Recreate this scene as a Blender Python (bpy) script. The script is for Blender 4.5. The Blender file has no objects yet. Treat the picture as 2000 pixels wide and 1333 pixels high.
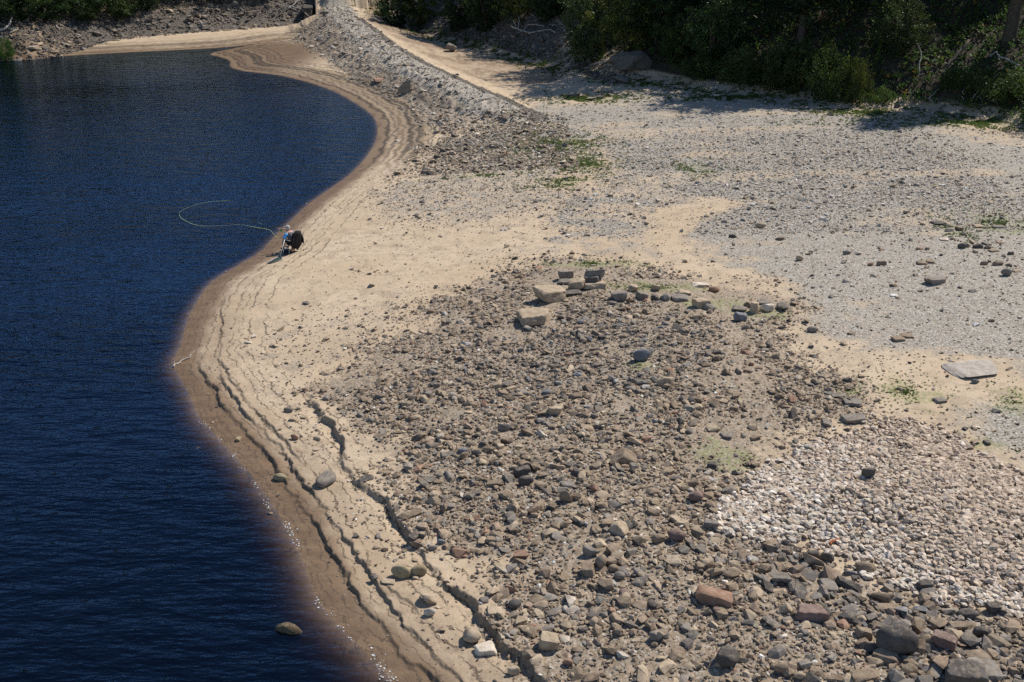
import bpy, bmesh, math, random
import numpy as np
from mathutils import Vector, Matrix
R = math.radians
random.seed(7)
rng = np.random.default_rng(11)
scene = bpy.context.scene
# ------------------------------------------------------------------ camera, sky, sun, exposure
CAM_H = 15.0
FOC = 1944.0                       # focal length in pixels of a 2000 px wide frame (35 mm lens)
PITCH = math.atan((666.5 + 180.0) / FOC)
cam = bpy.data.objects.new("camera", bpy.data.cameras.new("camera"))
scene.collection.objects.link(cam)
cam.data.sensor_width = 36.0
cam.data.lens = 36.0 * FOC / 2000.0
cam.data.clip_start = 0.1
cam.data.clip_end = 3000.0
cam.location = (0, 0, CAM_H)
cam.rotation_euler = (math.pi / 2 - PITCH, 0, 0)
scene.camera = cam
SUN_EL = R(49.0)
SUN_AZ = math.atan2(0.78, 0.62)    # clockwise from +Y: behind the scene, to the right
world = bpy.data.worlds.new("World")
scene.world = world
world.use_nodes = True
wn = world.node_tree
sky = wn.nodes.new("ShaderNodeTexSky")
sky.sky_type = 'NISHITA'
sky.sun_disc = False
sky.sun_elevation = SUN_EL
sky.sun_rotation = SUN_AZ
sky.altitude = 1500.0
sky.air_density = 1.0
sky.dust_density = 0.0
sky.ozone_density = 3.5
wn.links.new(sky.outputs[0], wn.nodes["Background"].inputs[0])
wn.nodes["Background"].inputs[1].default_value = 0.115
sd = bpy.data.lights.new("sun", 'SUN')
sd.energy = 5.0
sd.angle = R(0.5)
sd.color = (1.0, 0.955, 0.88)
sun = bpy.data.objects.new("sun", sd)
scene.collection.objects.link(sun)
sv = Vector((math.sin(SUN_AZ) * math.cos(SUN_EL), math.cos(SUN_AZ) * math.cos(SUN_EL), math.sin(SUN_EL)))
sun.rotation_euler = sv.to_track_quat('Z', 'Y').to_euler()
sun.location = sv * 60
scene.view_settings.view_transform = 'Standard'
scene.view_settings.look = 'None'
scene.view_settings.exposure = 0.03
scene.view_settings.gamma = 1.0
scene.cycles.max_bounces = 6
scene.cycles.diffuse_bounces = 2
scene.cycles.glossy_bounces = 2
scene.cycles.transparent_max_bounces = 8
scene.cycles.use_denoising = False

# ------------------------------------------------------------------ numpy helpers
_fw = np.array([0, math.cos(PITCH), -math.sin(PITCH)])
_up = np.array([0, math.sin(PITCH), math.cos(PITCH)])
def ray(u, v):
    d = _fw * FOC + np.array([1.0, 0, 0]) * (u - 1000.0) + _up * (666.5 - v)
    return d / np.linalg.norm(d)
def G(u, v, z=0.0):
    """the point of the level plane z that photo pixel (u, v) looks at"""
    d = ray(u, v)
    t = (z - CAM_H) / d[2]
    return np.array([d[0] * t, d[1] * t])
def GP(pts, z=0.0):
    return np.array([G(u, v, z) for u, v in pts])
def atY(u, v, y):
    d = ray(u, v)
    t = y / d[1]
    return np.array([d[0] * t, y, CAM_H + d[2] * t])
def proj(P):
    """photo pixel and pixels per metre of world points (N,3)"""
    q = P - np.array([0, 0, CAM_H])
    dep = q @ _fw
    return 1000 + FOC * q[:, 0] / dep, 666.5 - FOC * (q @ _up) / dep, FOC / dep
def _h(ix, iy, s):
    n = (ix.astype(np.int64) * 374761393 + iy.astype(np.int64) * 668265263 + s * 982451653) & 0xFFFFFFFF
    n = ((n ^ (n >> 13)) * 1274126177) & 0xFFFFFFFF
    n = ((n ^ (n >> 15)) * 2246822519) & 0xFFFFFFFF
    return ((n ^ (n >> 16)) & 0xFFFFFF) / float(0x1000000)
def vn(x, y, s=0):
    ix = np.floor(x); iy = np.floor(y)
    fx = x - ix; fy = y - iy
    fx = fx * fx * (3 - 2 * fx); fy = fy * fy * (3 - 2 * fy)
    a = _h(ix, iy, s); b = _h(ix + 1, iy, s); c = _h(ix, iy + 1, s); d = _h(ix + 1, iy + 1, s)
    return ((a + (b - a) * fx) * (1 - fy) + (c + (d - c) * fx) * fy) * 2 - 1
def fbm(x, y, o=3, s=0):
    t = 0; a = 1; n = 0
    for k in range(o):
        t = t + a * vn(x, y, s + k * 17); n += a
        x = x * 2.03 + 11.3; y = y * 2.03 - 7.1; a *= .5
    return t / n
def sst(a, b, x):
    t = np.clip((x - a) / (b - a), 0, 1)
    return t * t * (3 - 2 * t)
def seg_dist(x, y, P):
    """unsigned distance to the open polyline P, side of it (+1 = left), running length of the nearest point"""
    best = np.full(x.shape, 1e9); side = np.ones(x.shape); run = np.zeros(x.shape); L = 0.0
    for k in range(len(P) - 1):
        ax, ay = P[k]; bx, by = P[k + 1]
        dx, dy = bx - ax, by - ay; l2 = dx * dx + dy * dy + 1e-12
        t = np.clip(((x - ax) * dx + (y - ay) * dy) / l2, 0, 1)
        ex = x - ax - t * dx; ey = y - ay - t * dy
        d2 = ex * ex + ey * ey
        m = d2 < best
        best = np.where(m, d2, best)
        side = np.where(m, np.sign(dx * (y - ay) - dy * (x - ax)), side)
        run = np.where(m, L + t * math.sqrt(l2), run)
        L += math.sqrt(l2)
    return np.sqrt(best), side, run, L
def inside(x, y, P):
    c = np.zeros(x.shape, bool); n = len(P)
    for k in range(n):
        ax, ay = P[k]; bx, by = P[(k + 1) % n]
        if ay == by: continue
        c ^= ((ay > y) != (by > y)) & (x < (bx - ax) * (y - ay) / (by - ay) + ax)
    return c
def poly_sd(x, y, P):
    """signed distance to a closed polygon, positive inside; only worked out near it"""
    lo = P.min(0) - 12; hi = P.max(0) + 12
    out = np.full(x.shape, -12.0)
    m = (x > lo[0]) & (x < hi[0]) & (y > lo[1]) & (y < hi[1])
    if m.any():
        xs, ys = x[m], y[m]
        d = seg_dist(xs, ys, np.vstack([P, P[:1]]))[0]
        out[m] = np.where(inside(xs, ys, P), d, -d)
    return out
def smooth_line(P, n=2):
    P = np.array(P)
    for _ in range(n):
        Q = np.empty((2 * len(P) - 2, 2))
        Q[0::2] = P[:-1] * .75 + P[1:] * .25
        Q[1::2] = P[:-1] * .25 + P[1:] * .75
        P = np.vstack([P[:1], Q, P[-1:]])
    return P

# ------------------------------------------------------------------ the lie of the land, traced on level planes
SHORE_PX = [(1150, 1900), (900, 1480), (770, 1333), (735, 1297), (690, 1252), (650, 1210), (618, 1170), (600, 1120),
    (588, 1085), (568, 1045), (545, 1005), (522, 970), (500, 940), (470, 905), (440, 870), (415, 845), (393, 822), (382, 800),
    (370, 770), (353, 740), (338, 715), (340, 700), (352, 680), (357, 660), (362, 640), (370, 615), (385, 590), (400, 565),
    (420, 545), (450, 528), (480, 510), (510, 492), (530, 470), (548, 450), (575, 425), (600, 400), (640, 372), (680, 345),
    (710, 315), (728, 290), (738, 265), (737, 240), (725, 222), (700, 205), (670, 187), (640, 173), (600, 160), (560, 150),
    (530, 145), (500, 142), (468, 138), (448, 131), (452, 119), (432, 112), (404, 106), (440, 98), (480, 90.5), (530, 82), (562, 76),
    (500, 86), (440, 93), (350, 98), (280, 101), (200, 105), (115, 110), (50, 115), (0, 120), (-220, 131), (-700, 142)]
_sh = GP(SHORE_PX)
_sh = smooth_line(_sh, 1)
LAKE = np.vstack([[[14, 2], [14, -60], [-320, -60], [-320, _sh[-1][1]]][::1], _sh[::-1]])
_lines_px = [
    ([(377, 690), (389, 712), (399, 732), (415, 755), (425, 778), (455, 811), (472, 827), (488, 850), (511, 870), (533, 903), (557, 936),
      (580, 975), (603, 1007), (629, 1036), (637, 1069), (661, 1101), (677, 1131), (697, 1160), (720, 1183), (755, 1231), (785, 1267),
      (814, 1290), (840, 1316), (900, 1380), (990, 1480)], .085, .9, .07),
    ([(425, 705), (430, 740), (445, 758), (478, 804), (501, 824), (528, 854), (554, 883), (577, 920), (597, 944), (619, 975), (645, 1010),
      (674, 1046), (697, 1085), (729, 1127), (749, 1157), (768, 1186), (794, 1218), (830, 1251), (859, 1293), (895, 1332), (990, 1430)], .085, .8, .06),
    ([(455, 560), (438, 580), (430, 600), (432, 636), (427, 669), (427, 695), (442, 728), (475, 771), (498, 801), (531, 834), (551, 857),
      (580, 896), (607, 916)], .05, .8, .03),
    ([(722, 1106), (759, 1147), (775, 1160), (800, 1178), (840, 1222)], .05, .6, .04),
    ([(580, 765), (598, 776), (607, 794), (630, 824), (653, 850), (667, 880), (660, 905), (679, 923), (703, 950), (729, 973), (752, 992),
      (768, 1020), (794, 1046), (806, 1066), (824, 1098), (853, 1131), (876, 1160), (918, 1180), (928, 1209), (957, 1228), (976, 1264),
      (1009, 1290), (1041, 1322), (1120, 1390)], .17, 1.6, .10)]
SCARPS = [(smooth_line(GP(p, .25), 1), a, L, w) for p, a, L, w in _lines_px]
# contour steps round the far bay, by distance from the water's edge
BAY_STEPS = [(.75, .07), (1.5, .07), (2.3, .09), (3.0, .10), (4.0, .06), (4.9, .05)]
RIDGE = np.array([list(G(640, -12, 3.1)) + [3.2], list(G(655, 8, 3.0)) + [3.1], list(G(672, 32, 2.6)) + [2.75], list(G(705, 58, 2.4)) + [2.5],
    list(G(742, 88, 2.2)) + [2.3], list(G(800, 122, 1.9)) + [2.0], list(G(870, 155, 1.7)) + [1.8], list(G(950, 188, 1.5)) + [1.5], list(G(1010, 215, 1.3)) + [1.2]])
WALL_A = G(611, 51, .6)
BASIN = smooth_line(GP([(700, 30), (745, 45), (790, 62), (880, 78), (960, 95), (1040, 120), (1092, 132), (1112, 150), (1085, 172), (1010, 176), (940, 172),
    (860, 146), (790, 112), (735, 84), (705, 60)], .4), 1)
TOE_L = smooth_line(GP([(-900, 128), (-300, 118), (0, 107), (52, 109), (115, 100), (175, 88), (245, 76), (315, 72), (420, 63), (525, 54), (609, 49)], .6), 1)
TOE_R = smooth_line(np.vstack([GP([(700, 22), (745, 40), (800, 62), (880, 74)], .7), GP([(960, 92), (1040, 117), (1095, 128), (1125, 142)], .7),
    GP([(1190, 152), (1280, 150), (1400, 172), (1520, 186), (1640, 208), (1780, 204), (1900, 220), (2000, 246), (2300, 300), (2900, 420), (3600, 520)], 1.7)]), 1)
_pg = lambda pts, z: smooth_line(np.vstack([GP(pts, z), GP(pts[:1], z)]), 1)[:-1]
Z_RUBBLE = _pg([(590, 730), (690, 690), (770, 640), (850, 580), (960, 535), (1150, 515), (1380, 550), (1545, 595), (1490, 660), (1640, 750), (1730, 830), (1560, 880),
    (1450, 900), (1440, 960), (1560, 1040), (1700, 1110), (2000, 1190), (2300, 1260), (2500, 1500), (1160, 1500), (1075, 1300), (1050, 1235), (985, 1160), (955, 1090), (880, 1030), (815, 950),
    (745, 860), (680, 790)], .9)
Z_DARKR = _pg([(950, 640), (1100, 610), (1300, 620), (1420, 670), (1380, 740), (1200, 760), (1000, 760), (900, 700)], 1.0)
Z_HEAP = _pg([(1425, 970), (1480, 905), (1560, 870), (1660, 835), (1720, 815), (1790, 815), (1850, 845), (1950, 895), (2060, 950), (2400, 1100), (2350, 1260), (2150, 1230), (2000, 1185),
    (1880, 1150), (1780, 1115), (1700, 1070), (1620, 1035), (1540, 1030), (1470, 1025), (1405, 1000)], 1.2)
Z_DARKE = _pg([(1480, 1030), (1560, 1035), (1640, 1050), (1700, 1085), (1800, 1130), (1900, 1165), (2050, 1200), (2400, 1290), (2500, 1450), (1800, 1420), (1740, 1290), (1600, 1180), (1540, 1120)], 1.1)
Z_GRAVEL = _pg([(1010, 205), (1150, 196), (1300, 175), (1420, 185), (1560, 200), (1700, 225), (2000, 268), (2400, 330), (2900, 420), (2900, 900), (2300, 850), (1900, 705), (1750, 690), (1650, 655), (1540, 560),
    (1420, 530), (1340, 480), (1240, 455), (1130, 440), (1150, 370), (1200, 320), (1130, 270), (1010, 300), (900, 260), (850, 240)], 1.3)
Z_GRAV2 = _pg([(1850, 790), (1960, 760), (2100, 800), (2300, 900), (2300, 1040), (2000, 900), (1920, 850)], 1.3)
Z_SANDR = _pg([(1660, 690), (1760, 680), (1900, 700), (2000, 735), (2100, 800), (1950, 755), (1840, 790), (1900, 850), (1990, 890), (2000, 920), (1860, 845), (1740, 800), (1690, 740)], 1.3)
Z_SANDT = _pg([(1280, 390), (1400, 385), (1430, 400), (1360, 440), (1350, 480), (1400, 520), (1500, 540), (1560, 560), (1480, 555), (1350, 530), (1280, 490), (1250, 440)], 1.2)
Z_FACE = _pg([(575, 66), (612, 48), (660, 30), (700, 55), (740, 88), (800, 125), (870, 160), (960, 195), (930, 225), (860, 245), (830, 215), (770, 180), (700, 140), (640, 105), (600, 85)], 1.2)
Z_SCATTER = _pg([(760, 330), (860, 250), (960, 210), (1120, 240), (1190, 300), (1120, 390), (1000, 440), (860, 430), (740, 390), (700, 370)], 1.0)
Z_SHELF = _pg([(585, 770), (625, 850), (655, 915), (740, 1005), (800, 1095), (870, 1195), (965, 1300), (905, 1300), (805, 1190), (725, 1090), (650, 1000), (600, 900), (545, 800)], .3)
Z_SCAT2 = _pg([(470, 640), (560, 600), (700, 600), (850, 560), (880, 600), (740, 670), (640, 720), (560, 760), (660, 860), (640, 900), (560, 790), (470, 720)], .6)
GREENS = [(G(1140, 310, 1.2), 2.6, 3.2), (G(1100, 345, 1.2), 2.4, 2.2), (G(930, 332, 1.0), 4.0, .7), (G(1360, 318, 1.5), 2.0, 2.2), (G(1085, 268, 1.3), 4.0, 4.0), (G(1150, 182, 1.4), 4.0, 2.5),
    (G(1085, 590, .9), 1.0, 1.0), (G(1160, 520, .9), 3.5, .9), (G(1280, 570, 1.0), 3.2, 1.0), (G(1250, 720, 1.0), .8, .5), (G(1985, 770, 1.4), 1.2, 1.2), (G(1660, 755, 1.2), .7, .7),
    (G(1770, 760, 1.2), 2.0, 1.6), (G(1900, 855, 1.3), 1.7, .7), (G(1480, 620, 1.0), 2.0, .8), (G(1420, 880, 1.1), 1.5, 1.4), (G(1890, 228, 1.8), 9.0, 2.2), (G(1420, 180, 1.7), 6.0, 1.6), (G(1690, 212, 1.7), 4.0, 1.3),
    (G(1400, 605, 1.0), 2.5, .8), (G(1960, 430, 1.6), 2.5, 3.0), (G(1860, 440, 1.6), 1.0, 2.0), (G(722, 26, .7), 3.2, 9.0)]
HEAP_C = Z_HEAP.mean(0)

def terrain(x, y):
    """height and the ground zones at plan points"""
    x = np.asarray(x, float); y = np.asarray(y, float)
    d0 = seg_dist(x, y, _sh)[0]
    d = np.where(inside(x, y, LAKE), -d0, d0)
    wob = fbm(x * .35, y * .35, 3, 5)
    wob2 = fbm(x * 2.1, y * 2.1, 3, 9)
    dw = d + .10 * wob2 * sst(.1, .8, d)
    far = sst(60, 72, y)
    z = np.where(d > 0, .92 * (1 - np.exp(-np.maximum(dw, 0) / 8.0)) + .018 * np.clip(d - 6, 0, 26), np.maximum(.115 * d - .05 * d * d, -4.5))
    z = z + .05 * wob * sst(2, 8, d) + .010 * wob2 * sst(.3, 1.5, d)
    M = {}
    edge = np.zeros(x.shape)
    fine = fbm(x * 6.3, y * 6.3, 2, 33)
    for P, a, L, w in SCARPS:
        lo = P.min(0) - 6; hi = P.max(0) + 6
        m = (x > lo[0]) & (x < hi[0]) & (y > lo[1]) & (y < hi[1])
        if not m.any(): continue
        dd, side, run, LL = seg_dist(x[m], y[m], P)
        s = -side * dd if P[0][1] < P[-1][1] else side * dd     # positive on the land side
        s = s + .05 * fine[m] * (w / .07) + .16 * wob2[m]
        fade = sst(0, 1.2, run) * sst(0, 1.2, LL - run) * (.45 + .55 * sst(-.45, .25, vn(run * .55, run * 0, 3)))
        z[m] += a * fade * (sst(0, w, s) * np.exp(-np.maximum(s, 0) / L) - .25 * np.exp(-(s / .25) ** 2) * (s < 0))
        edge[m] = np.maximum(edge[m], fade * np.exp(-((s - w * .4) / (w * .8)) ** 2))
    s = d + .22 * fbm(x * .25, y * .25, 3, 21) + .05 * fine
    bay = far * sst(-14, -10, -x * 0 - 10.5) * (y < 125)
    for off, a in BAY_STEPS:
        q = s - off
        z += .45 * bay * a * (sst(0, .16, q) * np.exp(-np.maximum(q, 0) / .7))
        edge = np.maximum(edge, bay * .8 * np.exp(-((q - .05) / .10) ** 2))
    # basin behind the causeway, causeway ridge, banks, limestone heap
    b = poly_sd(x, y, BASIN) + .5 * wob
    mb = sst(-1.0, 1.4, b)
    z = z * (1 - mb) + (.42 + .03 * wob) * mb
    dd, side, run, LL = seg_dist(x, y, RIDGE[:, :2])
    rl = np.concatenate([[0], np.cumsum(np.linalg.norm(np.diff(RIDGE[:, :2], axis=0), axis=1))])
    rh = np.interp(run, rl, RIDGE[:, 2] * np.linspace(1.0, .82, len(RIDGE)))
    sl = np.where(side < 0, .30, .55)          # the water side is the gentler
    zr = rh - np.maximum(dd - 1.3, 0) * np.where(side < 0, .42, .26) + .16 * wob + .22 * wob2
    wx = WALL_A[0] - (y - WALL_A[1]) * 4.5 / 26.0          # the old road is held up by a wall on its lake side
    behind = y > WALL_A[1] - .2
    zr = np.where(behind & (x < wx + .45), -9, np.where(behind & (x < wx + 5.5), np.maximum(zr, 2.55), zr))
    lump = np.maximum(zr - z, 0)
    z = np.where((zr > z) & (d > .5), z + (zr - z) * sst(.5, 3.5, d), z)
    M['ridge'] = sst(.05, .45, lump)
    M['crest'] = sst(2.6, 1.2, dd + .5 * wob) * (zr > z - .2)
    M['strip'] = (side > 0) * sst(.9, 1.3, dd + .3 * wob2) * sst(2.6, 2.0, dd + .3 * wob2 + .4 * wob)
    for key, T, slope, cap, sg in (('bankl', TOE_L, .42, 17.0, 1), ('bankr', TOE_R, .50, 24.0, 1)):
        dd, side, run, LL = seg_dist(x, y, T)
        t = side * dd + .5 * wob
        # a rounded rise that steepens, then eases off up the hill
        up = np.where(t > 0, slope * t * sst(-.5, 3.5, t), 0)
        up = np.where(up > 8, 8 + (up - 8) * .55, up)
        up = np.minimum(up, cap)
        z = z + up
        M[key] = t
    h = poly_sd(x, y, Z_HEAP)
    z = z + .38 * sst(-.2, 2.6, h) + .04 * wob2 * sst(0, .6, h)
    r = poly_sd(x, y, Z_RUBBLE)
    z = z + .25 * sst(-.5, 4, r) + .05 * wob2 * sst(-.3, 1, r)
    M['heap'] = sst(-.40, .30, h + .55 * wob2)
    M['rub'] = sst(-1.8, 1.6, r + 1.6 * wob + 1.0 * wob2)
    M['darkr'] = np.maximum(sst(-1.5, 1.5, poly_sd(x, y, Z_DARKR) + 1.2 * wob), sst(-.7, .9, poly_sd(x, y, Z_DARKE) + .6 * wob))
    M['darke'] = sst(-.7, .9, poly_sd(x, y, Z_DARKE) + .6 * wob)
    g = np.maximum(poly_sd(x, y, Z_GRAVEL), poly_sd(x, y, Z_GRAV2))
    g = sst(-5.0, 4.0, g + 4.0 * wob + 2.4 * wob2)
    g = g * (1 - .9 * sst(-.8, .8, poly_sd(x, y, Z_SANDT) + .9 * wob + .4 * wob2)) * (1 - .9 * sst(-.8, .6, poly_sd(x, y, Z_SANDR) + .7 * wob + .4 * wob2))
    g = g * (1 - .5 * sst(.10, .40, fbm(x * .16, y * .40, 4, 55)) * sst(84, 74, y))
    M['grav'] = g * (1 - mb)
    M['face'] = sst(-1.2, 1.2, poly_sd(x, y, Z_FACE) + .6 * wob + .3 * wob2)
    M['scat'] = np.maximum(sst(-2.5, 2.5, poly_sd(x, y, Z_SCATTER) + 2.0 * wob + 1.0 * wob2), .55 * sst(-1, 1, poly_sd(x, y, Z_SCAT2) + .8 * wob + .7 * wob2))
    M['shelf'] = sst(-.25, .3, poly_sd(x, y, Z_SHELF) + .5 * wob2)
    gr = np.zeros(x.shape)
    for c, rx, ry in GREENS:
        gr = np.maximum(gr, 1.25 - np.hypot((x - c[0]) / rx, (y - c[1]) / ry) + .5 * wob2)
    M['green'] = sst(.1, .9, gr)
    M['d'] = d; M['edge'] = edge; M['basin'] = mb; M['wob'] = wob; M['wob2'] = wob2
    return z, M
def height(x, y):
    return terrain(np.atleast_1d(x), np.atleast_1d(y))[0]
_tt = np.concatenate([np.linspace(14, 60, 140), np.linspace(60.6, 190, 220)])
def atm(pts):
    """points of the ground that photo pixels look at (N,3): march each ray down to the land"""
    D = np.array([ray(u, v) for u, v in pts])
    X = D[:, None, 0] * _tt; Y = D[:, None, 1] * _tt; Z = CAM_H + D[:, None, 2] * _tt
    H = terrain(X.ravel(), Y.ravel())[0].reshape(X.shape)
    H = np.maximum(H, 0)
    below = Z < H
    k = np.argmax(below, axis=1); k = np.where(below.any(1), np.maximum(k, 1), len(_tt) - 1)
    i = np.arange(len(pts))
    g1 = Z[i, k] - H[i, k]; g0 = Z[i, k - 1] - H[i, k - 1]
    f = np.clip(g0 / (g0 - g1 + 1e-9), 0, 1)
    t = _tt[k - 1] + (_tt[k] - _tt[k - 1]) * f
    return D * t[:, None] + np.array([0, 0, CAM_H])
def at(u, v):
    return atm([(u, v)])[0]

# ------------------------------------------------------------------ object helpers
def link(o, parent=None):
    scene.collection.objects.link(o)
    if parent is not None: o.parent = parent
    return o
def tag(o, label=None, cat=None, group=None, kind=None):
    if label: o["label"] = label
    if cat: o["category"] = cat
    if group: o["group"] = group
    if kind: o["kind"] = kind
    return o
def mesh_np(name, V, F, mats=(), col=None, smooth=False, extra=None):
    """a mesh from arrays; F is (n,3) or (n,4); col is a colour per vertex"""
    V = np.ascontiguousarray(V, np.float32); F = np.ascontiguousarray(F, np.int32)
    me = bpy.data.meshes.new(name)
    me.vertices.add(len(V)); me.vertices.foreach_set("co", V.ravel())
    me.loops.add(F.size); me.loops.foreach_set("vertex_index", F.ravel())
    me.polygons.add(len(F))
    me.polygons.foreach_set("loop_start", np.arange(0, F.size, F.shape[1], dtype=np.int32))
    me.polygons.foreach_set("loop_total", np.full(len(F), F.shape[1], np.int32))
    me.polygons.foreach_set("use_smooth", np.full(len(F), smooth, bool))
    for nm, c in ([("col", col)] if col is not None else []) + list((extra or {}).items()):
        a = me.color_attributes.new(nm, 'FLOAT_COLOR', 'POINT')
        c4 = np.ones((len(V), 4), np.float32); c4[:, :c.shape[1]] = c
        a.data.foreach_set("color", c4.ravel())
    for m in mats: me.materials.append(m)
    me.update(calc_edges=True)
    me.validate()
    return me
def obj(name, me, parent=None, loc=None):
    o = bpy.data.objects.new(name, me)
    link(o, parent)
    if loc is not None: o.location = loc
    return o
def empty(name, loc=(0, 0, 0), rz=0):
    o = bpy.data.objects.new(name, None)
    o.empty_display_size = .2
    link(o); o.location = loc; o.rotation_euler = (0, 0, rz)
    return o

# ------------------------------------------------------------------ materials
class NT:
    def __init__(s, name):
        s.m = bpy.data.materials.new(name); s.m.use_nodes = True
        s.t = s.m.node_tree; s.t.nodes.clear()
        s.out = s.t.nodes.new("ShaderNodeOutputMaterial")
    def n(s, typ, **kw):
        nd = s.t.nodes.new(typ)
        for k, v in kw.items():
            if k in ('operation', 'blend_type', 'data_type', 'feature', 'attribute_name', 'use_clamp', 'noise_dimensions', 'voronoi_dimensions', 'interpolation_type', 'distance'): setattr(nd, k, v)
            else:
                i = nd.inputs[int(k[1:])] if k[0] == '_' and k[1:].isdigit() else nd.inputs[k]
                if isinstance(v, bpy.types.NodeSocket): s.t.links.new(v, i)
                else: i.default_value = v
        return nd
    def math(s, op, a, b=0.0, c=False):
        return s.n("ShaderNodeMath", operation=op, _0=a, _1=b, use_clamp=c).outputs[0]
    def mix(s, f, a, b, mode='MIX'):
        nd = s.t.nodes.new("ShaderNodeMix"); nd.data_type = 'RGBA'; nd.blend_type = mode
        for i, v in ((0, f), (6, a), (7, b)):
            if isinstance(v, bpy.types.NodeSocket): s.t.links.new(v, nd.inputs[i])
            else: nd.inputs[i].default_value = v if i == 0 else (*v, 1)[:4]
        return nd.outputs[2]
    def noise(s, vec, scale, det=3, rough=.55):
        return s.n("ShaderNodeTexNoise", Vector=vec, Scale=scale, Detail=det, Roughness=rough).outputs[0]
    def ramp(s, x, a, b):
        return s.n("ShaderNodeMapRange", interpolation_type='SMOOTHSTEP', _0=x, _1=a, _2=b).outputs[0]
    def surf(s, sock): s.t.links.new(sock, s.out.inputs[0]); return s.m
def bsdf(nt, color, rough=.9, spec=.2, normal=None):
    b = nt.n("ShaderNodeBsdfPrincipled", Roughness=rough)
    b.inputs["Specular IOR Level"].default_value = spec
    if isinstance(color, bpy.types.NodeSocket): nt.t.links.new(color, b.inputs["Base Color"])
    else: b.inputs["Base Color"].default_value = (*color, 1)
    if normal is not None: nt.t.links.new(normal, b.inputs["Normal"])
    return b
def simple(name, color, rough=.8, spec=.3, var=.25, scale=40, bump=.0):
    t = NT(name)
    tc = t.n("ShaderNodeTexCoord").outputs["Object"]
    nz = t.noise(tc, scale, 3)
    c = t.mix(t.ramp(nz, .3, .7), tuple(k * (1 - var) for k in color), tuple(min(1, k * (1 + var)) for k in color))
    nrm = None
    if bump: nrm = t.n("ShaderNodeBump", Strength=bump, Height=nz, Distance=.02).outputs[0]
    return t.surf(bsdf(t, c, rough, spec, nrm).outputs[0])

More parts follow.
